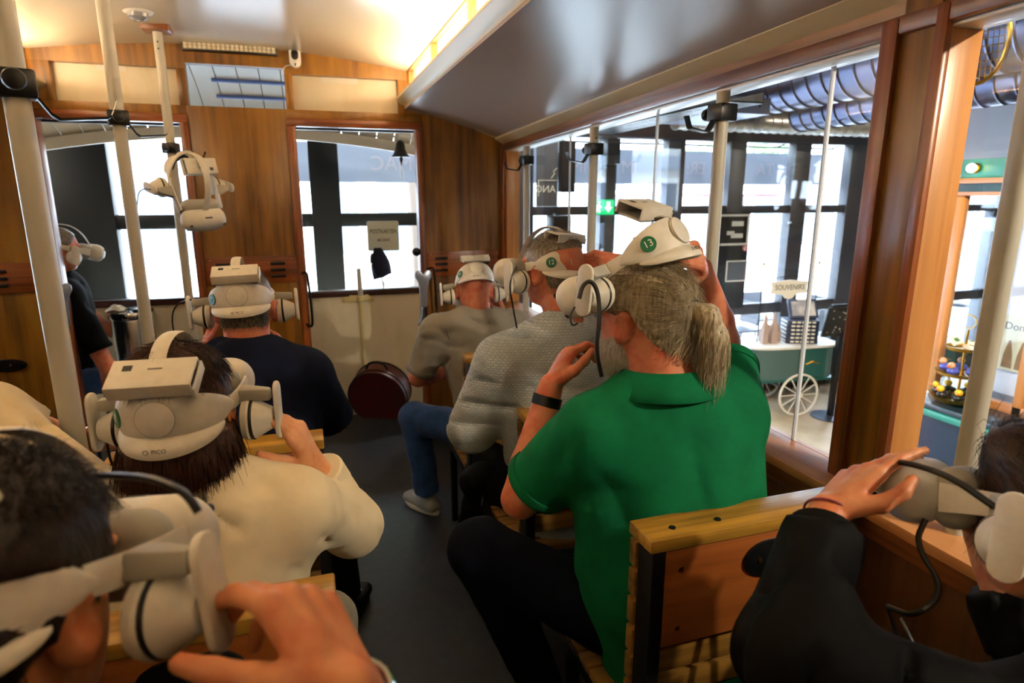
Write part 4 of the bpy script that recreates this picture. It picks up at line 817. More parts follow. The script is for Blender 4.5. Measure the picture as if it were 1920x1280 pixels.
# ================================================================== headset (built once in its own frame: x right, y forward, z up)
mat('hs_white', '#dcd8cc', .5, var=((60, 60, 60), '#d4cfc0', .4, .7)); mat('hs_grey', '#a3a094', .5); mat('hs_shadow', '#77766e', .55); mat('hs_dark', '#2a2a2b', .6); mat('hs_green', '#0e6b43', .45); mat('hs_ink', '#6d675c', .6); mat('led_cyan', '#77ffff', .4, emit=('#60ffe8', 2))
def Ept(t, z, a=.090, b=.112): return A((a*math.sin(t), -b*math.cos(t), z))
HP = {}
def hs_proto():
    g = SDF((-.12, .05, -.08), (.12, .24, .08), .004)
    g.box((0, .155, -.002), (.088, .042, .047), None, .040, .0); g.ell((0, .172, -.002), (.083, .030, .040), None, .02); HP['visor'] = g.mesh()
    g = SDF((-.12, .03, -.08), (.12, .15, .08), .005); g.box((0, .105, -.004), (.078, .030, .044), None, .03, 0); g.ell((0, .045, -.03), (.018, .05, .03), None, .01, 'sub'); g.ell((0, .03, .0), (.07, .05, .05), None, .01, 'sub'); HP['pad'] = g.mesh()
    # rear cradle: outer and inner skin in one ring per angle
    hh = lambda t: .034*(1-(abs(t)/1.52)**3.2)+.0025
    V = np.linspace(-1, 1, 9); rings = []
    for t in np.radians(np.linspace(-85, 85, 45)):
        z0 = .010*math.cos(t)-.003; bl = .35+.65*max(0, math.cos(t))
        rings.append([Ept(t, z0+hh(t)*v, .0915+.006*bl*(1-v**4), .1135+.007*bl*(1-v**4)) for v in V]+[Ept(t, z0+hh(t)*v, .0865, .1075) for v in V[::-1]])
    HP['cradle'] = MB().loops(rings)
    rings = []; q = lambda t: max(0, math.cos(t*1.33))**.55; V = np.linspace(0, 1, 7)
    for t in np.radians(np.linspace(-66, 66, 35)):
        f = lambda v, o: Ept(t, -.021-.036*v*q(t), .0905+.016*math.sin(v*2.0)*q(t)-o, .1130+.020*math.sin(v*2.0)*q(t)-o)
        rings.append([f(v, 0) for v in V]+[f(v, .006) for v in V[::-1]])
    HP['lip'] = MB().loops(rings)
    HP['cushion'] = MB().loops([[Ept(t, z, a_, a_+.0215) for z, a_ in ((-.03, .0865), (0, .0868), (.032, .0865), (.028, .080), (0, .078), (-.026, .080))] for t in np.radians(np.linspace(-60, 60, 25))])
    for sgn, nm in ((1, 'R'), (-1, 'L')):
        pts = [Ept(sgn*math.radians(80), 0), A((sgn*.0925, -.0, .0)), A((sgn*.0925, .035, -.001)), A((sgn*.091, .08, -.002)), A((sgn*.087, .118, -.003))]
        P = [pts[0]]+[p for a, b in zip(pts[:-1], pts[1:]) for p in (a*.5+b*.5, b)]; hz = np.interp(np.linspace(0, 1, len(P)), [0, .5, 1], [.0135, .0145, .020])
        HP['strap'+nm] = MB().strip([[p+A((0, 0, -h)) for p, h in zip(P, hz)], [p+A((sgn*.003, 0, 0)) for p in P], [p+A((0, 0, h)) for p, h in zip(P, hz)]])
hs_proto()
def headset(label, c, ypr, num=None, tilt=(0, 0), scale=1.0, clip=(0, -.108, .082, 58), top=True, cables=(), wires=()):
    R = eul(*ypr); t = thing('vr_headset', label, 'headset', c, 'white VR headsets'); t.rotation_euler = Matrix(R.tolist()).to_euler(); t.scale = (scale,)*3
    SM = lambda k, nm, m, par=t: mesh_obj(nm, HP[k][0], HP[k][1], m, par, 0, 180, 0, False)
    v = SM('visor', 'visor', 'hs_white'); SM('pad', 'face_pad', 'hs_grey')
    for x, z in ((-.068, .022), (.068, .022), (-.06, -.030), (.06, -.030)): MB().cyl((x, .186, z), (x, .193, z), .0065, n=12).build('lens', 'black_plastic', v, local=True)
    MB().box((.0, .1985, -.012), (.045, .006, .010)).build('sensor_slot', 'black_plastic', v, bev=.002, local=True); MB().box((0, .165, .0455), (.03, .006, .004)).build('vent_slot', 'black_plastic', v, local=True)
    MB().box((-.075, .178, .004), (.005, .004, .004)).build('status_lamp', 'led_cyan', v, local=True)
    cr = HP['cradle'].build('rear_cradle', 'hs_white', t, smooth=50, local=True); HP['lip'].build('rear_lip', 'hs_white', cr, smooth=50, local=True); HP['cushion'].build('cushion', 'hs_dark', cr, smooth=60, local=True)
    MB().lathe([(.030, -.004), (.030, .0012), (.0285, .002), (.002, .0026)], (0, -.1200, .008), frame((0, -1, 0)), 40).build('dial', 'hs_white', cr, local=True)
    MB().tube([(.0302*math.cos(a), -.1208, .008+.0302*math.sin(a)) for a in np.linspace(0, 2*math.pi, 49)[:-1]], .0006, 4, 0, True).build('dial_seam', 'hs_shadow', cr, local=True)
    text('wordmark', '◌ PICO' if False else 'PICO', .010, M44(RX90, (.004, -.1330, -.042)), 'hs_ink', cr, .0004); MB().tube([(-.016+.0035*math.cos(a), -.1330, -.042+.0035*math.sin(a)) for a in np.linspace(0, 2*math.pi, 17)[:-1]], .0007, 4, 0, True).build('wordmark_ring', 'hs_ink', cr, local=True)
    if num:
        th = math.radians(-49); p = Ept(th, .003, .0980, .1207); nv = nrm((math.sin(th)/.09, -math.cos(th)/.112, 0)); xr = nrm(np.cross((0, 0, 1), nv)); Rs = np.stack([xr, A((0, 0, 1.)), nv], 1)
        k = MB().lathe([(.0165, -.006), (.0165, .0008), (.002, .0009)], p, frame(nv), 28).build('number_sticker', 'hs_green', cr, local=True); text('number', num, .021, M44(Rs, p+nv*.0012), 'white_gloss', k, .0004)
    for nm in 'RL': HP['strap'+nm].build('side_strap', 'hs_white', t, solid=.005, smooth=50, local=True)
    if top: MB().tube([(0, -.104, .030), (0, -.098, .075), (0, -.055, .122), (0, .02, .132), (0, .085, .098), (0, .13, .038)], .003, 8, 2, flat=4.5, up=(0, 0, 1)).build('top_strap', 'hs_white', t, local=True)
    # battery clip
    cc = A(clip[:3]); Rk = eul(0, 90-clip[3], 0); Rk = Rk@A([[1, 0, 0], [0, 1, 0], [0, 0, 1.]])
    k = MB().box(cc, (.128, .064, .005), Rk).build('battery_clip', 'hs_white', t, bev=.002, local=True)
    MB().box(cc+Rk@A((0, .030, -.012)), (.128, .004, .024), Rk).build('clip_wall', 'hs_white', k, bev=.001, local=True); MB().box(cc+Rk@A((0, -.030, -.012)), (.128, .004, .024), Rk).build('clip_wall', 'hs_white', k, bev=.001, local=True)
    MB().box(cc+Rk@A((.003, .0, -.026)), (.115, .058, .006), Rk).build('battery_tray', 'hs_grey', k, bev=.002, local=True); MB().box(cc+Rk@A((.066, 0, -.018)), (.004, .066, .020), Rk).build('clip_end', 'hs_white', k, bev=.001, local=True)
    MB().box(cc+Rk@A((-.038, .012, .0026)), (.014, .012, .001), Rk).build('clip_window', 'hs_dark', k, local=True); MB().box(cc+Rk@A((.004, .008, .0026)), (.022, .003, .001), Rk).build('clip_slot', 'hs_shadow', k, local=True)
    MB().tube([cc+Rk@A((0, -.015, -.028)), (0, -.108, .045), (0, -.112, .025)], .005, 6, 1, flat=3).build('clip_neck', 'hs_grey', k, local=True)
    for sgn, tl in ((-1, tilt[0]), (1, tilt[1])):
        o = bpy.data.objects.new('speaker_plate', None)
        hx, hy, hz = sgn*.150, .03, .004
        pl = MB().prism(st(.0185, .055), (sgn*.0045, 0, -.036), (0, -sgn, 0), (0, 0, 1), -.009*1).build('speaker_plate', 'hs_white', t, bev=.003, local=True); pl.location = (hx, hy, hz); pl.rotation_euler = (math.radians(tl), 0, 0)
        D = frame((-sgn, 0, 0)); cz0 = A((0, 0, -.050))
        MB().lathe([(.010, -.002), (.020, .0), (.022, .004), (.036, .030), (.038, .032)], cz0, D, 28).build('ear_cup', 'hs_white', pl, local=True); MB().lathe([(.0385, .032), (.0395, .0335), (.0395, .0365), (.0385, .038)], cz0, D, 28).build('seal_ring', 'black_plastic', pl, local=True)
        MB().lathe([(.038, .038), (.040, .042), (.038, .052), (.028, .056), (.004, .055)], cz0, D, 28).build('ear_cushion', 'hs_white', pl, local=True)
        MB().cyl((sgn*.005, -.004, -.062), (sgn*.0056, -.004, -.062), .002, n=8).build('pin_hole', 'black_plastic', pl, local=True)
        MB().hexa([(sgn*.092, .015, -.012), (sgn*.148, .02, -.012), (sgn*.148, .04, -.012), (sgn*.092, .062, -.012)], [(sgn*.094, .015, .014), (sgn*.148, .02, .010), (sgn*.148, .04, .010), (sgn*.094, .062, .014)]).build('speaker_bracket', 'hs_grey', t, bev=.004, local=True)
    for pts, r in wires: MB().tube([R.T@(A(q_, float)-A(c, float))/scale for q_ in pts], r, 7, 3).build('cable', 'black_plastic', t, local=True)
    for pts, r in cables: MB().tube(pts, r, 7, 3).build('cable', 'black_plastic', t, local=True)
    return t, R
# ================================================================== people
def skinmat(n, c, c2): return mat(n, c, .5, spec=.4, sss=.12, var=[((28, 28, 28), c2, .42, .72)], bump=((240, 240, 240), .25, .0015))
skinmat('skin_a', '#cd8a60', '#bb673f'); skinmat('skin_b', '#d18462', '#bf5a3c'); skinmat('skin_c', '#d09468', '#bd7446')
def fabric(n, c, c2, sc=(350, 350, 350), st_=.3, rough=.85): return mat(n, c, rough, spec=.12 if int(c[1:3], 16) < 32 else .2, sheen=0 if int(c[1:3], 16) < 32 else .12, var=((14, 14, 14), c2, .4, .75), bump=(sc, st_, .0015))
def hairmat(n, c, c2, s=(170, 170, 30)): return mat(n, c, .42, spec=.35, var=(s, c2, .38, .66), bump=(s, .5, .003))
def hand(w, d, n, right, curl, thumb=(40, 25, 20, 15), s=1.0, spread=0):
    """cones of a hand: d wrist->knuckles, n palm normal, curl per finger (knuckle, middle, tip) degrees"""
    d = nrm(d); n = nrm(A(n, float)-d*(A(n, float)@d)); t = np.cross(n, d)*(-1 if right else 1); w = A(w, float); C = []
    offs = (.029, .0095, -.0105, -.029); ml = (.088, .090, .085, .077); ln = ((.043, .026, .021), (.047, .029, .022), (.043, .027, .021), (.034, .021, .019)); rr = (.0098, .0100, .0095, .0083)
    for i in range(4):
        kn = w+s*(d*ml[i]+t*offs[i]+n*(-.004+.003*abs(i-1.3))); C.append((w+s*(d*.012+t*offs[i]*.55), kn, .0165*s, .0122*s))
        p = kn; a = 0; sp = math.radians(spread*(1.4-i))
        for j in range(3):
            a += math.radians(curl[i][j]); dr = nrm(d*math.cos(a)+n*math.sin(a)); dr = nrm(dr+t*math.sin(sp)*(1 if j == 0 else .6)); q = p+dr*ln[i][j]*s; C.append((p, q, rr[i]*s*(1-.10*j), rr[i]*s*(.90-.11*j))); p = q
    ab, op_, b1, b2 = [math.radians(x) for x in thumb]; p = w+s*(d*.018+t*.020+n*.006); C.append((w+s*(d*.045+t*.012), p+s*d*.01, .017*s, .017*s))
    for j, (l, r0, r1) in enumerate(((.044, .0165, .0125), (.034, .0125, .0108), (.027, .0108, .0085))):
        e = ab-(b1 if j > 0 else 0)-(b2 if j > 1 else 0); dr = nrm(d*math.cos(e)+(t*math.cos(op_)+n*math.sin(op_))*math.sin(e)); q = p+dr*l*s; C.append((p, q, r0*s, r1*s)); p = q
    return C
def limb(cones, h, k=.012, hk=.006, extra=None):
    P = [c[0] for c in cones]+[c[1] for c in cones]; lo, hi = bbox(P, .09 if extra is None else .1); g = SDF(lo, hi, h)
    for i, c in enumerate(cones): g.cone(c[0], c[1], c[2], c[3], k if c[2] > .02 else hk)
    if extra: extra(g)
    return g.mesh()
def head_mesh(c, R, neck, s=1.0, nr=.056, h=.0055, bald=False, beardless=True, jaw=1.0):
    P = lambda q: c+R@(A(q)*s); lo, hi = bbox([P((0, 0, 0)), neck], .17); g = SDF(lo, hi, h); S = A((s, s, s))
    g.ell(P((0, -.012, .028)), A((.076, .098, .092))*s, R, .02); g.ell(P((0, .028, -.040)), A((.060*jaw, .066, .072))*s, R, .03); g.ell(P((0, .055, -.088)), A((.030, .028, .020))*s, R, .03)
    g.cone(P((0, -.030, -.055)), neck, nr*s, nr*1.08, .03); g.cone(P((0, .088, .008)), P((0, .108, -.028)), .009*s, .013*s, .012); g.ell(P((0, .082, .030)), A((.05, .014, .012))*s, R, .02)
    for sg in (-1, 1):
        g.ell(P((.030*sg, .088, .008)), A((.015, .010, .010))*s, R, .008, 'sub'); g.ell(P((.030*sg, .080, .008)), A((.011, .010, .008))*s, R, .004)
        Re = R@eul(-32*sg, 8, 8*sg); g.ell(P((.083*sg, -.012, -.012)), A((.009, .021, .034))*s, Re, .006); g.ell(P((.092*sg, -.007, -.010)), A((.006, .012, .021))*s, Re, .004, 'sub'); g.ell(P((.079*sg, .002, -.040)), A((.008, .010, .011))*s, Re, .006)
    g.box(P((0, .094, -.052)), A((.022, .006, .0022))*s, R, .002, .004, 'sub'); g.ell(P((0, .090, -.047)), A((.022, .010, .006))*s, R, .008); g.ell(P((0, .089, -.060)), A((.019, .010, .006))*s, R, .008)
    return g.mesh()
def strands(name, src, m, parent, n, L, flow, lift=(.004, .002, 0, -.002), r=.0006, seed=1, jit=.15, mask=None, seg=5):
    """fine hair: thin tapered tubes growing from the vertices of mesh src"""
    rg = np.random.default_rng(seed); me = src.data; V = np.empty(len(me.vertices)*3); me.vertices.foreach_get('co', V); V = V.reshape(-1, 3)+A(tuple(wloc(src)))
    N = np.empty(len(V)*3); me.vertex_normals.foreach_get('vector', N); N = N.reshape(-1, 3)
    ids = np.arange(len(V)) if mask is None else np.where(mask(V, N))[0]
    ids = rg.choice(ids, n); p = V[ids]+rg.normal(size=(n, 3))*.002; nn = N[ids]; LL = L*(.65+.6*rg.random(n))[:, None]; pts = [p]
    for i in range(seg-1):
        f = flow(p, nn); f = f+rg.normal(size=f.shape)*jit; f /= np.linalg.norm(f, axis=1)[:, None]+1e-9
        p = p+f*LL/(seg-1)+nn*lift[min(i, len(lift)-1)]; pts.append(p)
    pts = np.stack(pts, 1); T = np.gradient(pts, axis=1); T /= np.linalg.norm(T, axis=2)[..., None]+1e-9; X = np.cross(T, A((.3, .5, .81))); X /= np.linalg.norm(X, axis=2)[..., None]+1e-9; Y = np.cross(T, X)
    rad = r*np.linspace(1, .25, seg)[None, :, None]; ring = [pts+rad*(math.cos(a)*X+math.sin(a)*Y) for a in (0, 2.094, 4.189)]; W = np.stack(ring, 2).reshape(-1, 3)
    b = (np.arange(n)*seg*3)[:, None]; F = []
    for i in range(seg-1):
        for j in range(3): F.append(np.concatenate([b+i*3+j, b+i*3+(j+1) % 3, b+(i+1)*3+(j+1) % 3, b+(i+1)*3+j], 1))
    o = mesh_obj(name, W-A(tuple(wloc(parent))), np.concatenate(F), m, parent, 0, 180, 0, False); o['kind'] = 'stuff'; return o
def band_e(W, hc, hR, hw=.034):
    """hair lies flat under the headset band: positive where the band would cut into hair"""
    L = (W-A(hc, float))@hR; return (np.sqrt((L[..., 0]/.0865)**2+(L[..., 1]/.1075)**2)-1)*.09-np.maximum(0, np.abs(L[..., 2]-.002)-hw)*2.0
def off_band(hc, hR, m=.052): return lambda V, N: (np.abs(((V-A(hc, float))@hR)[:, 2]-.002) > m) | (((V-A(hc, float))@hR)[:, 1] > .09)
class Person:
    def __init__(s, label, base): s.t = thing('person', label, 'person', base); s.skin = []
    def head(self, c, ypr, neck, **k): self.c = A(c, float); self.R = eul(*ypr); self.neck = A(neck, float); self.skin.append(head_mesh(self.c, self.R, self.neck, **k)); return self
    def arm(s, sh, el, wr, r=(.052, .040, .041, .027), hd=None, h=.0055, extra=None):
        sh, el, wr = A(sh), A(el), A(wr); mid = el+(wr-el)*.3
        C = [(sh, el, r[0], r[1]), (el, mid, r[1], r[2]), (mid, wr, r[2], r[3])]
        if hd: C += hand(wr, **hd)
        s.skin.append(limb(C, h)); return s
    def finish(s, m): s.body = sdf_obj('body', join(s.skin), m, s.t); return s
    def torso(s, name, m, pelvis, shL, shR, neck, wid=(.165, .165, .175), g=1.5, sleeves=(), h=.010, folds=(.006, 26, 1), nh=.064, hem=None, belly=0, shr=.07, extra=None, lean=0):
        """shirt: flattened trunk, shoulders and sleeves; sleeves = list of cone chains, last flat cut"""
        pelvis, shL, shR, neck = [A(q, float) for q in (pelvis, shL, shR, neck)]; sx = nrm(shR-shL); ch = (shL+shR)/2; u = nrm(ch-pelvis); f = nrm(np.cross(u, sx)); u = np.cross(sx, f); M = np.stack([sx, f, u], 1)
        pts = [pelvis, shL, shR, neck]+[q for c in sleeves for q in c[:2]]; lo, hi = bbox(pts, .22); G = SDF(lo, hi, h)
        w1 = pelvis+(ch-pelvis)*.40; w2 = ch-(ch-pelvis)*.22
        G.cone(pelvis, w1, wid[0], wid[1], .05, M=M, g=g); G.cone(w1, w2, wid[1], wid[2], .06, M=M, g=g)
        if belly: G.ell(w1+f*.07-u*.03, (wid[1]*.95, .13+belly, .17), M, .06)
        G.cone(w2, ch+u*.0, wid[2], wid[2]*.72, .06, M=M, g=g*1.05)
        G.cone(shL-u*.01, shR-u*.01, shr, shr, .07); G.cone(neck, shL*.75+neck*.25, .055, .05, .06); G.cone(neck, shR*.75+neck*.25, .055, .05, .06)
        for c in sleeves:
            G.cone(c[0], c[1], c[2], c[3], .035, cap='b' if len(c) > 4 else None)
            if len(c) > 5: MB().lathe([(c[3]*.90, -.022), (c[3]+.003, -.022), (c[3]+.005, -.006), (c[3]+.002, .004), (c[3]*.90, .004)], A(c[1]), frame(A(c[1])-A(c[0])), 40).build('sleeve_hem', m, s.t, smooth=80)
        if folds[0]:
            ends = [(A(c[1], float)) for c in sleeves if len(c) > 5]
            nz = mknoise(folds[2], folds[1], 3, True); n2 = mknoise(folds[2]+7, folds[1]*.45, 3); S = folds[3] if len(folds) > 3 else (1, 1, .55)
            fade = lambda P: np.min([np.clip((np.linalg.norm(P-e, axis=1)-.085)/.06, 0, 1) for e in ends], 0) if ends else 1.0
            G.disp(lambda P: fade(P)*1.7*folds[0]*(1.5*np.maximum(nz(P, S)+.15, 0)**1.5*2-.6+n2(P)*.45))
        if s.skin: G.cone(neck-nrm(s.c-neck)*.03+A((0, 0, .012)), s.c, nh, nh, .01, 'sub')
        if hem is not None: G.cut(hem[0], hem[1])
        if extra: extra(G, M)
        s.shirt = sdf_obj(name, G.mesh(), m, s.t); s.M = M; return s
    def legs(s, name, m, pelvis, hips, knees, ankles, r=(.085, .068, .058, .05), h=.012, folds=(.005, 30, 3)):
        for sd in (0, 1): pass
        pts = [pelvis]+list(hips)+list(knees)+list(ankles); lo, hi = bbox(pts, .14); G = SDF(lo, hi, h)
        G.cone(A(hips[0]), A(hips[1]), .10, .10, .05)
        for a, b, c in zip(hips, knees, ankles): G.cone(a, b, r[0], r[1], .04); G.cone(b, c, r[1], r[3], .03, cap='b')
        nz = mknoise(folds[2], folds[1], 5, True); G.disp(lambda P: folds[0]*nz(P)); s.trousers = sdf_obj(name, G.mesh(), m, s.t); return s
    def shoes(s, m, sole, ankles, dirs):
        for a, d in zip(ankles, dirs):
            a = A(a, float); d = nrm(A((d[0], d[1], 0.))); R = np.stack([np.cross(d, (0, 0, 1)), d, A((0, 0, 1.))], 1); o = A((a[0], a[1], 0)); G = SDF(o-A((.2, .2, .01)), o+A((.2, .2, .16)), .007)
            G.box(o+R@A((0, .05, .035)), (.044, .125, .030), R, .028, .02); G.ell(o+R@A((0, .005, .065)), (.042, .065, .045), R, .03); G.cut(o+A((0, 0, .022)), (0, 0, -1)); sh = sdf_obj('shoe', G.mesh(), m, s.t)
            pr = [(.046*math.cos(q)*(1+.1*math.sin(q)), .05+.132*math.sin(q)) for q in np.linspace(0, 2*math.pi, 25)[:-1]]
            MB().prism(pr, o+A((0, 0, .001)), R[:, 0], R[:, 1], .024).build('sole', sole, sh, bev=.004)
            for i in range(4): MB().tube([o+R@A((-.022, .055+.022*i, .073-.006*i)), o+R@A((0, .06+.022*i, .082-.006*i)), o+R@A((.022, .055+.022*i, .073-.006*i))], .003, 5).build('lace', 'paper', sh)
    def hair(s, name, m, fn, h=.005, grow=.010, seed=3, tex=(.0025, 60), extra=None, keep=None, sc=1.0, band=None):
        """cap of hair: skull ellipsoids grown, trimmed by keep(local points) < 0"""
        lo, hi = s.c-.26, s.c+.24; G = SDF(lo, hi, h); P = lambda q: s.c+s.R@A(q)
        G.ell(P((0, -.012, .028)), (.076+grow, .098+grow, .092+grow), s.R, .02)
        if extra: extra(G, P)
        nz = mknoise(seed, tex[1], 6, True)
        G.disp(lambda Q: tex[0]*nz((Q-s.c)@s.R, (1, 1, .3))+np.maximum(-1, 0))
        if keep:
            sl = tuple(slice(0, int(q)) for q in G.n); W_ = G._pts(sl); G.d = np.maximum(G.d, keep((W_-s.c)@s.R).astype(np.float32))
            if band: G.d = np.maximum(G.d, band_e(W_, *band).astype(np.float32))
        s.hr = sdf_obj(name, G.mesh(), m, s.t); return s
# ================================================================== the passengers
def on_ray(px, py, p0, L, far=True):
    """point on a sight line at limb length L from joint p0"""
    d = nrm(ray(px, py)); q = _C-A(p0, float); b = q@d; c = q@q-L*L; D = b*b-c
    return _C+d*(-b) if D <= 0 else _C+d*(-b+(math.sqrt(D) if far else -math.sqrt(D)))
fabric('cloth_navy', '#0e152c', '#0a1022'); fabric('cloth_green', '#0d6b42', '#0a5c38', (500, 500, 500), .35); fabric('cloth_beige', '#d6c6a4', '#cab896', (300, 300, 300), .2); fabric('cloth_grey', '#8a8478', '#7d776b')
fabric('cloth_jacket', '#060607', '#030304', (120, 120, 120), .3, .75); fabric('cloth_black', '#06070a', '#040406'); fabric('denim', '#2d4f86', '#1d3966', (260, 260, 260), .5); fabric('denim_dark', '#0a1020', '#070b16', (260, 260, 260), .4); fabric('trouser_grey', '#7d7868', '#6b6758'); fabric('trouser_black', '#060709', '#040405'); fabric('cloth_cream', '#cdbfa6', '#bfb096')
mat('shoe_white', '#94968f', .55, bump=(200, .3, .002)); mat('shoe_sole', '#d4d2c8', .6); mat('shoe_dark', '#15151a', .5)
# waffle knit: a woven grid of small bumps
m = mat('knit', '#a9b1b4', .85, spec=.2, sheen=.2); nt = m.node_tree; tc = nt.nodes.new('ShaderNodeTexCoord'); mp = nt.nodes.new('ShaderNodeMapping'); mp.inputs['Scale'].default_value = (1, 1, 1); br = nt.nodes.new('ShaderNodeTexBrick'); mp.inputs['Rotation'].default_value = (math.radians(90), 0, 0)
br.inputs['Scale'].default_value = 55; br.inputs['Mortar Size'].default_value = .06; br.inputs['Mortar Smooth'].default_value = .8; br.inputs['Brick Width'].default_value = .75; br.inputs['Row Height'].default_value = .45; br.inputs['Color1'].default_value = lin('#b3babc'); br.inputs['Color2'].default_value = lin('#a6afb2'); br.inputs['Mortar'].default_value = lin('#969fa2')
nt.links.new(tc.outputs['Object'], mp.inputs[0]); nt.links.new(mp.outputs[0], br.inputs[0]); nt.links.new(br.outputs[0], nt.nodes['Principled BSDF'].inputs['Base Color']); bp = nt.nodes.new('ShaderNodeBump'); bp.inputs['Strength'].default_value = .7; bp.inputs['Distance'].default_value = .004; bp.invert = True; nt.links.new(br.outputs[1], bp.inputs['Height']); nt.links.new(bp.outputs[0], nt.nodes['Principled BSDF'].inputs['Normal'])
hairmat('hair_bob', '#4a2a18', '#25140b'); hairmat('hair_dark', '#2b1d16', '#150d0a'); hairmat('hair_grey', '#857a6e', '#4d443b', (150, 150, 60)); hairmat('hair_blond', '#c4b497', '#857659'); hairmat('hair_steel', '#988d7e', '#5c5348', (150, 150, 60)); hairmat('beard', '#c9c0b0', '#9c9282'); hairmat('hair_brown', '#41281b', '#20130c')
down = lambda p, n: np.tile(A((0, 0, -1.)), (len(p), 1))
def tang(v):                     # flow along v, kept on the surface
    v = A(v, float)
    def f(p, n): w = np.tile(v, (len(p), 1)); w = w-n*(w*n).sum(1)[:, None]; return w
    return f
def seated(x, by, dx=.0): return A((x, by+.20, .515))
def std_legs(p, name, m, x, by, spread=.12, shoe=('shoe_dark', 'shoe_dark'), kn=None, an=None, **k):
    hips = [A((x-.085, by+.22, .50)), A((x+.085, by+.22, .50))]; kn = kn or [A((x-spread, by+.60, .53)), A((x+spread, by+.60, .53))]; an = an or [A((x-spread*.9, by+.56, .10)), A((x+spread*.9, by+.56, .10))]
    p.legs(name, m, A((x, by+.2, .5)), hips, kn, an, **k); p.shoes(shoe[0], shoe[1], an, [(q[0]-x, .6) for q in an])
def short_keep(nape=-.055, front=.055, ear=.0):
    def keep(Q):
        x, y, z = Q[..., 0], Q[..., 1], Q[..., 2]
        a = nape+np.where(y > -.02, (y+.02)*1.2, 0)-z; b = y-front-np.minimum((z-.07)*.6, .02); c = np.where(np.abs(x) > .05, (.0+ear-z)*.7-np.maximum(0, (-.035-y))*3, -1)
        return np.maximum(np.maximum(a, b), c)
    return keep
# ------------------------------------------------------------------ woman in the beige jacket, headset 8
hs, R8 = headset('white VR headset with green sticker 8 on the brown bob', (-.237, 1.195, 1.238), (-8, -2, -1), '8', (0, -4), cables=[([(-.13, .04, .0), (-.16, .06, -.06), (-.15, .05, -.15), (-.10, .10, -.22)], .0025)])
p = Person('woman in beige jacket with a dark brown bob, both hands on her headset', (-.24, 1.2, 0)); c = A((-.237, 1.20, 1.215))
p.head(c, (-8, -2, -1), (-.225, 1.165, 1.06), s=1.0, nr=.050)
shR, shL = onY(556, 950, 1.15), onY(214, 955, 1.13); elR = on_ray(662, 985, shR, .25); wrR = on_ray(583, 862, elR, .225, False); tgt = (hs.location+Vector(R8@A((.158, .03, -.02))))
shL = A((-.37, 1.16, 1.05)); elL = A((-.605, 1.385, 1.19)); wrL = onY(152, 830, 1.50)
p.arm(shR, elR, wrR, (.045, .037, .037, .025), dict(d=A(tgt)-wrR+A((0, -.01, .02)), n=(-1, .25, .05), right=True, curl=[(12, 18, 12), (22, 28, 15), (30, 34, 20), (38, 38, 20)], thumb=(48, 50, 10, 10), s=.93), h=.0045)
p.arm(shL, elL, wrL, (.045, .037, .037, .025), dict(d=(.8, -.5, .3), n=(.5, .6, .5), right=False, curl=[(20, 25, 10)]*4, s=.93), h=.006)
p.finish('skin_c')
p.torso('jacket', 'cloth_beige', (-.26, 1.19, .50), shL, shR, (-.225, 1.15, 1.045), (.165, .155, .165), 1.45, [(shR, elR, .060, .057), (elR, elR+(wrR-elR)*.80, .057, .045, 1), (shL, elL, .062, .056), (elL, elL+(wrL-elL)*.45, .056, .045, 1)], .009, (.0042, 30, 8, (1, 1, .7)), .062)
col = MB(); N8 = A((-.225, 1.15, 1.045)); rows = []
for k, (r, z) in enumerate(((.066, .055), (.075, .035), (.095, .012), (.118, -.012))): rows.append([N8+A((r*1.25*math.sin(a), -r*math.cos(a)*.92, z-.012*abs(math.sin(a)))) for a in np.linspace(-2.4, 2.4, 29)])
col.strip(rows).build('collar', 'cloth_beige', p.t, solid=.006, smooth=180)
cf = elR+(wrR-elR)*.72; d_ = nrm(wrR-elR); MB().lathe([(.050, -.028), (.053, -.024), (.052, .024), (.047, .028)], cf, frame(d_), 24).build('cuff', 'cloth_beige', p.t)
def seam(pts, par, m, r=.0016): MB().tube(pts, r, 5, 2).build('seam', m, par)
q = shR+A((-.02, -.03, .05)); MB().tube([q+A((-.06, -.01, .0)), q+A((0, -.012, .005)), q+A((.035, -.01, -.005)), q+A((.05, 0, -.02))], .004, 6, 2, flat=3, up=(0, 0, 1)).build('epaulette', 'cloth_beige', p.t)
std_legs(p, 'trousers', 'trouser_grey', -.24, .99, .13, kn=[A((-.36, 1.58, .53)), A((-.02, 1.50, .52))], an=[A((-.34, 1.5, .10)), A((.015, 1.35, .10))])
def bobx(G, P):
    G.ell(P((0, -.03, -.055)), (.098, .090, .080), p.R, .03); G.ell(P((0, -.045, -.092)), (.092, .072, .050), p.R, .03); G.ell(P((0, -.02, .035)), (.084, .100, .098), p.R, .02)
def bobk(Q):
    x, y, z = Q[..., 0], Q[..., 1], Q[..., 2]; e = (np.sqrt((x/.0855)**2+((y+.003)/.1065)**2)-1)*.09-np.maximum(0, np.abs(z-.026)-.038)*2.0
    return np.maximum(np.maximum(y-.055, e), -.142-.010*np.sin(x*80)-z)
p.hair('hair', 'hair_bob', None, .005, .008, 3, (.003, 75), bobx, bobk)
strands('hair_strands', p.hr, 'hair_bob', p.t, 2600, .07, tang((0, -.1, -1)), (.0015, .001, .0, -.001), .0008, 4, .06, lambda V, N: ((V-p.c)@p.R)[:, 2] < -.035)
strands('crown_strands', p.hr, 'hair_bob', p.t, 2200, .032, lambda a, n: tang((0, 0, -1))(a, n)+.3*((a-p.c)*A((1, 1, 0))), (.001, .0005, .0, -.001), .0007, 5, .06, lambda V, N: ((V-p.c)@p.R)[:, 2] > .085)
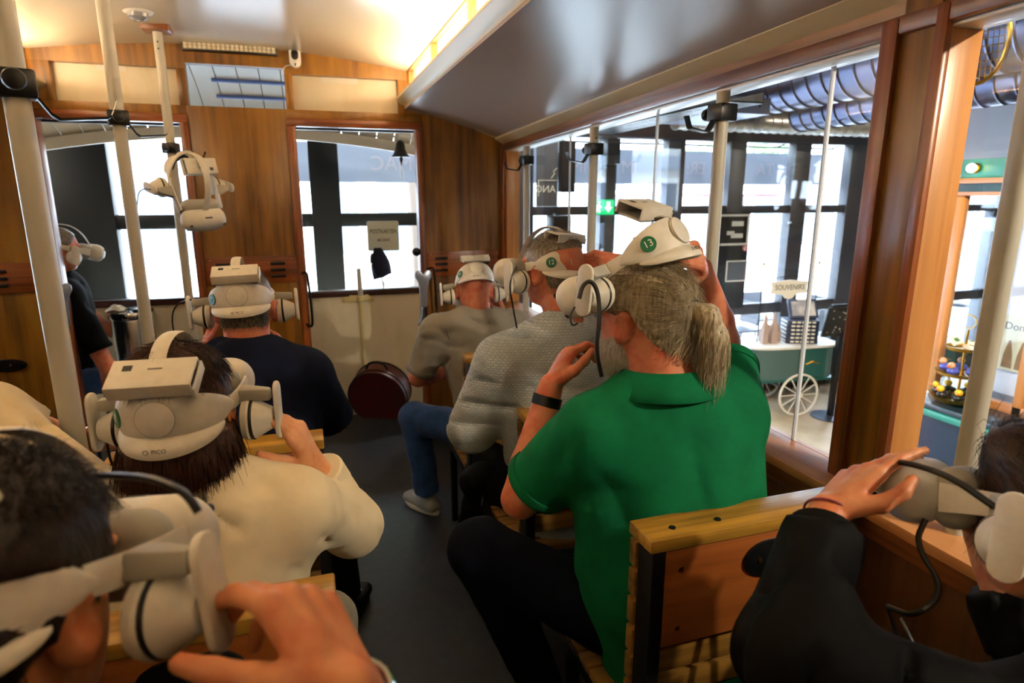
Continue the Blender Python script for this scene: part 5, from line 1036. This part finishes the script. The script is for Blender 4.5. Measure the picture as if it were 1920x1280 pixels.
# ------------------------------------------------------------------ man in navy, headset 7
headset('white VR headset with green sticker 7 on the man in navy', (-.208, 2.10, 1.287), (-1, -9, -2), '7', (4, 0), cables=[([(-.15, .03, .01), (-.20, .04, .0), (-.215, .03, -.06), (-.20, .04, -.16), (-.19, .06, -.24)], .0025)])
p = Person('man in navy polo shirt with short grey-brown hair, seated behind the white panel', (-.2, 2.1, 0)); p.head((-.200, 2.10, 1.262), (-3, -3, 0), (-.195, 2.05, 1.10), nr=.064, s=1.04)
shR, shL = onY(578, 702, 2.02), onY(358, 705, 2.02); elR = on_ray(628, 792, shR, .27); wrR = on_ray(545, 672, elR, .25, True); elL = on_ray(318, 790, shL, .27); wrL = on_ray(385, 660, elL, .25)
p.arm(shR, elR, wrR, hd=dict(d=(-.5, .4, .8), n=(-1, 0, 0), right=True, curl=[(20, 30, 20)]*4), h=.008); p.arm(shL, elL, wrL, hd=dict(d=(.3, .4, .8), n=(1, 0, 0), right=False, curl=[(20, 30, 20)]*4), h=.008); p.finish('skin_b')
p.torso('polo_shirt', 'cloth_navy', (-.22, 1.93, .50), shL, shR, (-.195, 2.04, 1.085), (.18, .18, .185), 1.45, [(shR, elR-(elR-shR)*.12, .075, .072, 1), (shL, elL-(elL-shL)*.12, .075, .072, 1)], .011, (.006, 22, 9), .074)
MB().strip([[A((-.195, 2.055, 1.085))+A((r*math.sin(a), -r*math.cos(a), z)) for a in np.linspace(-2.5, 2.5, 25)] for r, z in ((.070, .035), (.078, .03), (.088, .005))]).build('collar', 'cloth_navy', p.t, solid=.005, smooth=180)
std_legs(p, 'trousers', 'trouser_black', -.22, 1.73, .15, kn=[A((-.36, 2.33, .53)), A((.03, 2.28, .52))], an=[A((-.34, 2.25, .10)), A((.05, 2.2, .10))])
p.hair('hair', 'hair_grey', None, .005, .006, 5, (.002, 120), lambda G, P: G.ell(P((0, -.035, -.045)), (.066, .062, .060), p.R, .03), short_keep(-.096), band=((-.208, 2.10, 1.287), eul(-1, -9, -2)))
strands('hair_strands', p.hr, 'hair_grey', p.t, 2500, .014, tang((0, -.3, -1)), (.0012, .0008, .0004), .0005, 6, .25, off_band((-.208, 2.10, 1.287), eul(-1, -9, -2)))
# ------------------------------------------------------------------ bald man in the grey T-shirt, headset 11
hc11 = at(889, 541, 2.98)
headset('white VR headset with sticker 11 tipped up on the bald head', hc11+A((0, -.008, .030)), (-8, -38, -2), '11', (34, 34), top=False, cables=[([(-.15, .03, .0), (-.19, .05, -.02), (-.20, .02, -.10), (-.17, .0, -.2), (-.15, -.02, -.3)], .002)])
p = Person('bald man in grey T-shirt and blue jeans seated at the front', (.75, 2.85, 0)); N = hc11+A((.01, -.03, -.165)); p.head(hc11, (-6, -4, 0), N, nr=.064, s=1.02)
shL, shR = onY(820, 622, 2.80), onY(966, 612, 2.83); elL = on_ray(784, 708, shL, .25, True); wrL = onY(868, 690, 3.12); elR = onY(985, 690, 3.0); wrR = onY(940, 585, 3.05)
p.arm(shL, elL, wrL, (.052, .043, .043, .028), dict(d=(.6, .5, .5), n=(.6, -.2, .6), right=False, curl=[(25, 35, 20)]*4), h=.007); p.arm(shR, elR, wrR, hd=dict(d=(-.6, .2, .8), n=(-.6, -.5, 0), right=True, curl=[(35, 45, 25)]*4), h=.007); p.finish('skin_b')
p.torso('tshirt', 'cloth_grey', (.82, 2.69, .50), shL, shR, N-A((0, .01, .012)), (.165, .165, .175), 1.4, [(shL, shL+(elL-shL)*.86, .076, .068, 1, 1), (shR, shR+(elR-shR)*.8, .074, .066, 1, 1)], .010, (.0055, 32, 12, (.9, .9, 1.3)), .070, belly=.0)
kL = on_ray(778, 782, A((.74, 2.69, .50)), .42); aL = A((.50, 2.96, .10))
std_legs(p, 'jeans', 'denim', .83, 2.47, .15, ('shoe_white', 'shoe_sole'), kn=[kL, A((.97, 3.06, .53))], an=[aL, A((.95, 3.0, .10))], r=(.092, .074, .06, .062), folds=(.007, 34, 5))
# ------------------------------------------------------------------ man in the pale knit, headset 12
h12 = A((.757, 1.935, 1.374))
headset('white VR headset with green sticker 12 on the grey-haired man', h12, (27, -11, 4), '12', (4, 4), clip=(0, -.085, .095, 70), wires=[([at(968, 500, 1.95), at(960, 515, 1.93), at(955, 540, 1.93), at(962, 575, 1.95), at(969, 615, 1.97)], .0030)])
p = Person('man in pale grey waffle-knit sweater with short grey hair', (.8, 1.9, 0)); c = h12+eul(26, -4)@A((.004, -.012, -.012)); N = c+A((.03, -.055, -.165)); p.head(c, (26, -4, 2), N, nr=.066, s=1.06)
shL, shR = onY(940, 675, 1.86), onY(1140, 665, 1.82); elL = on_ray(885, 800, shL, .28); wrL = on_ray(905, 800, elL, .24); wrR = onY(1160, 492, 1.86); elR = on_ray(1235, 585, shR, .27, True)
p.arm(shL, elL, wrL, hd=dict(d=(.2, 1, .2), n=(.5, 0, -.8), right=False, curl=[(25, 30, 20)]*4), h=.008); p.arm(shR, elR, wrR, (.05, .042, .040, .029), dict(d=(-.75, .02, .10), n=(-.30, .62, -.62), right=True, curl=[(40, 50, 25), (34, 50, 25), (30, 48, 25), (28, 45, 22)], thumb=(38, 40, 5, 5), s=1.04), h=.005); p.finish('skin_b')
p.torso('sweater', 'knit', (.84, 1.92, .50), shL, shR, N-A((0, .005, .01)), (.185, .18, .185), 1.4, [(shL, elL, .078, .072), (elL, elL+(wrL-elL)*.4, .072, .058, 1), (shR, elR, .076, .066), (elR, elR+(wrR-elR)*.45, .064, .05, 1)], .009, (.007, 25, 21, (.9, .9, 1.1)), .075)
std_legs(p, 'trousers', 'trouser_black', .84, 1.73, .15, kn=[A((.66, 2.33, .53)), A((1.0, 2.33, .53))])
p.hair('hair', 'hair_steel', None, .005, .009, 8, (.003, 110), lambda G, P: G.ell(P((0, -.038, -.04)), (.070, .064, .062), p.R, .03), short_keep(-.092, .075), band=(h12, eul(27, -11, 4)))
strands('hair_strands', p.hr, 'hair_steel', p.t, 3200, .020, tang((0, -.6, -.6)), (.0018, .0012, .0008), .0006, 9, .3, off_band(h12, eul(27, -11, 4)))
# ------------------------------------------------------------------ man in the green polo, headset 13
h13 = A((.688, 1.222, 1.460))
headset('white VR headset with green sticker 13 held by the ponytailed man', h13, (31, -33, 0), '13', (38, 38), clip=(-.012, -.085, .092, 40), top=False, wires=[([at(1086, 560, 1.25), at(1092, 535, 1.25), at(1108, 524, 1.25), at(1122, 548, 1.25), at(1124, 600, 1.24), at(1117, 655, 1.24), at(1128, 705, 1.26)], .0045), ([at(1078, 575, 1.26), at(1068, 592, 1.26), at(1072, 612, 1.26), at(1084, 605, 1.26)], .002)])
p = Person('bearded man in green polo shirt with a grey-blond ponytail, holding his headset', (.82, 1.2, 0)); c = at(1203, 588, 1.40); N = c+A((.035, -.05, -.165)); p.head(c, (26, -6, -3), N, nr=.070, s=1.08)
shL, shR = onY(1105, 812, 1.19), onY(1368, 775, 1.17); elL = on_ray(976, 935, shL, .275, True); dE = (elL-_C)@_f; wrL = at(1033, 722, dE+.01); wrR = onY(1312, 505, 1.30); elR = on_ray(1352, 640, wrR, .24, True)
p.arm(shL, elL, wrL, (.055, .046, .047, .030), dict(d=A(at(1082, 628, dE+.03))-wrL, n=_r*.95+_f*.25, right=False, curl=[(38, 40, 25), (42, 44, 25), (45, 46, 25), (48, 46, 25)], thumb=(40, 30, 15, 15), s=1.05), h=.005)
p.arm(shR, elR, wrR, (.055, .046, .046, .031), dict(d=A(at(1300, 430, 1.30))-wrR, n=(-.8, .45, -.25), right=True, curl=[(32, 40, 22), (34, 44, 25), (36, 46, 25), (36, 46, 25)], thumb=(40, 40, 10, 10), s=1.05), h=.005); p.finish('skin_b')
p.torso('polo_shirt', 'cloth_green', (.86, 1.19, .50), shL, shR, N-A((-.005, .0, .012)), (.225, .225, .215), 1.42, [(shL, shL+(elL-shL)*.74, .078, .080, 1, 1), (shR, shR+(elR-shR)*.62, .080, .080, 1, 1)], .009, (.0042, 22, 33, (.9, .9, .42)), .076, belly=.02, shr=.066)
MB().strip([[N+A((.004, .010, .008))+A((r*math.sin(a), -r*math.cos(a)*.95, z-.008*(1-math.cos(a)))) for a in np.linspace(-2.3, 2.3, 31)] for r, z in ((.080, .044), (.093, .050), (.116, .018), (.134, -.004))]).build('collar', 'cloth_green', p.t, solid=.006, smooth=180)
wd = nrm(wrL-elL); wc = elL+(wrL-elL)*.86; b = MB().lathe([(.034, -.013), (.037, -.012), (.037, .012), (.034, .013)], wc, frame(wd), 28).build('watch_strap', 'black_plastic'); tag(b, 'black watch strap round the wrist of the man in green', 'watch')
std_legs(p, 'jeans', 'denim_dark', .85, .99, .17, kn=[on_ray(900, 1030, A((.76, 1.21, .5)), .42), A((1.0, 1.58, .53))], an=[A((.60, 1.45, .10)), A((.98, 1.5, .10))], r=(.10, .078, .06, .058))
def tailx(G, P):
    G.ell(P((0, -.01, .02)), (.090, .108, .100), p.R, .02); G.ell(P((.006, -.065, -.05)), (.066, .05, .085), p.R, .03)
    T = [P((.012, -.118, .010)), P((.02, -.150, -.005)), P((.026, -.158, -.05)), P((.026, -.150, -.10)), P((.022, -.140, -.145))]
    for a, b, r0, r1 in zip(T[:-1], T[1:], (.016, .024, .028, .024), (.024, .028, .024, .008)): G.cone(a, b, r0, r1, .012)
p.hair('hair', 'hair_blond', None, .005, .010, 11, (.0025, 100), tailx, lambda Q: np.maximum(np.where((Q[..., 1] > -.105), np.maximum(np.where(np.abs(Q[..., 0]) > .05, .022-Q[..., 2]-np.maximum(0, -.03-Q[..., 1])*2.2, -1), -.078-Q[..., 2]-np.maximum(0, -.03-Q[..., 1])*1.3), -1), Q[..., 1]-.075))
tie = p.c+p.R@A((.012, -.120, .012)); ring = MB().tube([tie+p.R@eul(0, 20)@A((.019*math.cos(a), 0, .019*math.sin(a))) for a in np.linspace(0, 2*math.pi, 17)[:-1]], .005, 6, 0, True).build('hair_tie', 'black_plastic', p.t)
pr_ = p
def toward_tie(a, n):
    L = (a-pr_.c)@pr_.R; tail = (L[:, 1] < -.125); v = tie-a; v = v/(np.linalg.norm(v, axis=1)[:, None]+1e-6); v = v-n*(v*n).sum(1)[:, None]*.9; w = np.tile(A((0, .05, -1.)), (len(a), 1)); return np.where(tail[:, None], w, v)
strands('hair_strands', p.hr, 'hair_blond', p.t, 4200, .075, toward_tie, (.0015, .0008, 0, -.0006), .0007, 12, .08)
G = SDF(p.c-.2, p.c+.16, .006); P_ = lambda q: p.c+p.R@A(q)
G.ell(P_((0, .045, -.085)), (.064, .055, .045), p.R, .02); G.ell(P_((-.045, .02, -.075)), (.028, .04, .05), p.R, .03); G.ell(P_((.045, .02, -.075)), (.028, .04, .05), p.R, .03); G.ell(P_((0, .055, -.13)), (.042, .035, .045), p.R, .03); G.disp(lambda Q: .004*mknoise(2, 90, 5, True)(Q))
bd = sdf_obj('beard', G.mesh(), 'beard', p.t); strands('beard_strands', bd, 'beard', p.t, 1800, .035, tang((0, .1, -1)), (.002, .001, .0), .0006, 14, .25)
# ------------------------------------------------------------------ nearest passenger at the left
hL = A((-.262, .567, 1.285))
headset('white VR headset at bottom left, blurred, held by the nearest passenger', hL, (-23, -18, -8), None, (0, 14), wires=[([at(372, 960, .50), at(350, 925, .50), at(300, 900, .52), at(240, 890, .55), at(170, 892, .58)], .0035)])
p = Person('nearest passenger at bottom left with short dark hair, seen from behind', (-.3, .4, 0)); c = hL+eul(-23, -14, -6)@A((0, -.012, -.016)); N = c+A((-.03, -.05, -.165)); p.head(c, (-23, -14, -6), N, nr=.058, s=1.0, h=.005)
shR, shL = A((-.12, .40, .99)), A((-.45, .50, .99)); wrR = at(650, 1295, .50); elR = on_ray(760, 1560, wrR, .24, True)
p.arm(shR, elR, wrR, (.048, .042, .040, .028), dict(d=A(at(535, 1085, .55))-wrR, n=.5*_f-.9*_r, right=True, curl=[(38, 30, 15), (46, 38, 18), (54, 44, 20), (58, 46, 22)], thumb=(50, 42, 5, 5), s=1.0), h=.004)
p.arm(shL, A((-.60, .6, .85)), A((-.45, .72, 1.10)), hd=dict(d=(.4, .1, .6), n=(.8, -.2, 0), right=False, curl=[(25, 30, 20)]*4), h=.008); p.finish('skin_a')
p.torso('pullover', 'cloth_black', (-.27, .45, .50), shL, shR, N, (.165, .16, .17), 1.45, [(shR, elR, .062, .055), (elR, elR+(wrR-elR)*.6, .055, .045, 1), (shL, A((-.60, .6, .85)), .062, .055, 1)], .012, (.006, 24, 41), .066)
std_legs(p, 'trousers', 'trouser_black', -.26, .25, .12)
b = MB(); bw = nrm(wrR-elR); bc = wrR-bw*.012; b.tube([bc+frame(bw)@A((.034*math.cos(a), .034*math.sin(a), 0)) for a in np.linspace(0, 2*math.pi, 25)[:-1]], .0035, 6, 0, True); tag(b.build('bracelet', 'chrome'), 'silver chain bracelet on the nearest wrist at the bottom edge', 'bracelet')
p.hair('hair', 'hair_dark', None, .005, .012, 15, (.004, 70), None, short_keep(-.075, .065, -.02), band=(hL, eul(-23, -18, -8), .010))
strands('hair_strands', p.hr, 'hair_dark', p.t, 4500, .024, tang((-.2, -.3, -.8)), (.0025, .0015, .0005), .0006, 16, .3, off_band(hL, eul(-23, -18, -8), .058))
# ------------------------------------------------------------------ passenger at the right edge
hR = at(1978, 952, .845)
headset('white VR headset at the right edge with black cable, seen from its side', hR, (29, -8, 17), None, (6, 6), top=False, cables=[([(-.15, .05, .0), (-.13, .10, .03), (-.10, .16, .04), (-.05, .21, .03), (-.02, .22, -.01), (-.04, .205, -.02)], .0045), ([(-.10, .13, -.035), (-.11, .14, -.07), (-.12, .10, -.12), (-.14, .13, -.16), (-.10, .17, -.165)], .004), ([(-.10, .17, -.165), (-.09, .16, -.20), (-.11, .13, -.25), (-.13, .12, -.22), (-.12, .15, -.17)], .0028)])
p = Person('passenger in black jacket at the right edge, hand on the headset', (1.0, .5, 0)); c = hR+eul(29, -8, 12)@A((0, -.012, -.016)); N = c+A((.05, -.07, -.165)); p.head(c, (29, -8, 12), N, nr=.052, s=.98)
shL, shR = A((.78, .40, .955)), A((1.04, .24, .96)); wrL = at(1552, 958, .90); elL = on_ray(1490, 1240, wrL, .24, False)
p.arm(shL, elL, wrL, (.045, .04, .038, .026), dict(d=A(at(1640, 864, .93))-wrL, n=_r*.8+_f*.1-_u*.55, right=False, curl=[(10, 10, 6), (18, 16, 10), (24, 24, 12), (30, 30, 16)], thumb=(48, 25, 28, 22), s=.97, spread=3), h=.0045)
p.arm(shR, A((1.04, .48, .80)), A((1.02, .62, 1.02)), hd=dict(d=(-.2, .1, .8), n=(-.8, 0, 0), right=True, curl=[(25, 30, 20)]*4), h=.008); p.finish('skin_a')
p.torso('jacket', 'cloth_jacket', (.90, .43, .50), shL, shR, N, (.165, .16, .165), 1.4, [(shL, elL, .065, .06), (elL, elL+(wrL-elL)*.80, .058, .046, 1), (shR, A((1.04, .48, .80)), .06, .055), (A((1.04, .48, .80)), A((1.02, .60, .98)), .055, .045, 1)], .010, (.008, 26, 51, (1, 1, .7)), .062)
d_ = nrm(wrL-elL); MB().lathe([(.044, -.02), (.047, -.018), (.046, .018), (.042, .02)], elL+(wrL-elL)*.77, frame(d_), 24).build('cuff', 'cloth_jacket', p.t); b = MB().tube([wrL-d_*.004+frame(d_)@A((.031*math.cos(a), .029*math.sin(a), 0)) for a in np.linspace(0, 2*math.pi, 21)[:-1]], .002, 5, 0, True).build('wrist_cord', mat('cord_red', '#7a3040', .7)); tag(b, 'thin red cord bracelet on the wrist at the right edge', 'bracelet')
std_legs(p, 'trousers', 'trouser_black', .88, .25, .12)
p.hair('hair', 'hair_brown', None, .005, .016, 18, (.004, 60), lambda G, P: (G.ell(P((0, -.05, -.05)), (.075, .075, .10), p.R, .03), G.ell(P((0, .05, .085)), (.06, .06, .035), p.R, .03)), lambda Q: np.maximum(Q[..., 1]-.085, np.where((np.abs(Q[..., 0]) > .04) & (Q[..., 1] > -.03), .02-Q[..., 2], -1)))
strands('hair_strands', p.hr, 'hair_brown', p.t, 3000, .06, tang((0, -1, -.5)), (.003, .0015, .0), .0007, 19, .2)
# ------------------------------------------------------------------ man on the platform beyond the left doorway
t = thing('fold_seat', 'dark folding seat on the platform behind the left doorway post', 'seat', (-1.42, 4.22, 0)); MB().box((-1.42, 4.22, .47), (.34, .36, .03)).build('seat', 'black_iron', t, bev=.005)
for i in (-1, 1):
    for j in (-1, 1): MB().cyl((-1.42+.14*i, 4.22+.14*j, 0), (-1.42+.14*i, 4.22+.14*j, .455), .012, n=8).build('leg', 'black_iron', t)
hM = A((-1.335, 4.20, 1.318)); headset('white VR headset on the man behind the left doorway post', hM, (-62, -14, 0), None, (10, 10))
p = Person('man in black T-shirt and jeans behind the left doorway post', (-1.42, 4.22, 0)); c = hM+eul(-62, -10)@A((0, -.012, -.016)); N = c+A((-.06, .0, -.165)); p.head(c, (-62, -10, 0), N, nr=.060)
shR, shL = A((-1.31, 4.06, 1.06)), A((-1.41, 4.40, 1.06)); elR = on_ray(203, 690, shR, .27, True); wrR = onY(215, 775, 4.18)
p.arm(shR, elR, wrR, (.055, .045, .045, .03), dict(d=(.4, 0, -.6), n=(0, .5, -.5), right=True, curl=[(25, 30, 20)]*4), h=.008); p.arm(shL, A((-1.3, 4.47, .82)), A((-1.12, 4.42, .7)), hd=dict(d=(1, 0, -.2), n=(0, -.5, -.5), right=False, curl=[(25, 30, 20)]*4), h=.010); p.finish('skin_b')
p.torso('tshirt', 'cloth_black', (-1.43, 4.23, .55), shL, shR, N, (.17, .165, .17), 1.3, [(shR, shR+(elR-shR)*.75, .08, .076, 1, 1), (shL, A((-1.37, 4.44, .94)), .075, .07, 1)], .011, (.006, 24, 61), .068)
hp = [A((-1.40, 4.14, .53)), A((-1.40, 4.31, .53))]; kn = [A((-1.06, 4.07, .55)), A((-1.10, 4.23, .55))]; an = [A((-1.06, 4.07, .10)), A((-1.12, 4.22, .10))]; p.legs('jeans', 'denim', A((-1.4, 4.22, .53)), hp, kn, an); p.shoes('shoe_dark', 'shoe_dark', an, [(.6, 0), (.6, 0)])
p.hair('hair', 'hair_grey', None, .006, .007, 25, (.002, 100), None, short_keep(-.058))
# ------------------------------------------------------------------ headset hanging on the pole
headset('white VR headset hanging from the hook on the far pole', (-.50, 3.36, 1.665), (222, -72, 8), None, (-30, -30), 1.14, clip=(0, -.03, .11, 95), cables=[([(.15, .03, .0), (.19, .0, -.05), (.20, .06, -.1), (.21, .16, -.14)], .0022)])

# ------------------------------------------------------------------ loose things on the seats
t = thing('coat', 'black coat bundled on the seat between the jeans and the grey knit', 'coat', (.66, 2.20, .40)); G = SDF((.42, 1.95, .2), (.92, 2.5, .72), .010)
G.ell((.64, 2.26, .48), (.12, .10, .07), None, .04); G.cone((.60, 2.22, .50), (.545, 2.24, .30), .06, .04, .05); G.cone((.70, 2.18, .52), (.62, 2.12, .36), .06, .05, .05); nz = mknoise(77, 30, 3, True); G.disp(lambda P: .012*nz(P)); sdf_obj('cloth', G.mesh(), 'cloth_jacket', t)
MB().tube([(.58, 2.13, .54), (.565, 2.11, .46), (.56, 2.13, .36)], .002, 5, 1).build('zip', 'chrome', t)
t = thing('bag_strap', 'black strap with brass clasp hanging from the hook of the nearest right bench', 'strap', (.905, .86, .45)); x0, y0 = .908, .866
MB().tube([(x0-.02, y0, .812), (x0-.03, y0-.012, .70), (x0-.04, y0-.02, .56), (x0-.03, y0-.015, .47), (x0+.02, y0-.012, .47), (x0+.035, y0-.012, .60), (x0+.022, y0-.005, .72), (x0+.005, y0, .815)], .006, 6, 2, flat=1.8).build('strap', 'black_plastic', t)
MB().tube([(x0-.005+.012*math.cos(a), y0-.016, .455+.018*math.sin(a)) for a in np.linspace(0, 2*math.pi, 17)[:-1]], .003, 6, 0, True).build('clasp_ring', 'brass', t); MB().box((x0-.005, y0-.016, .415), (.014, .008, .05)).build('clasp', 'brass', t, bev=.003)
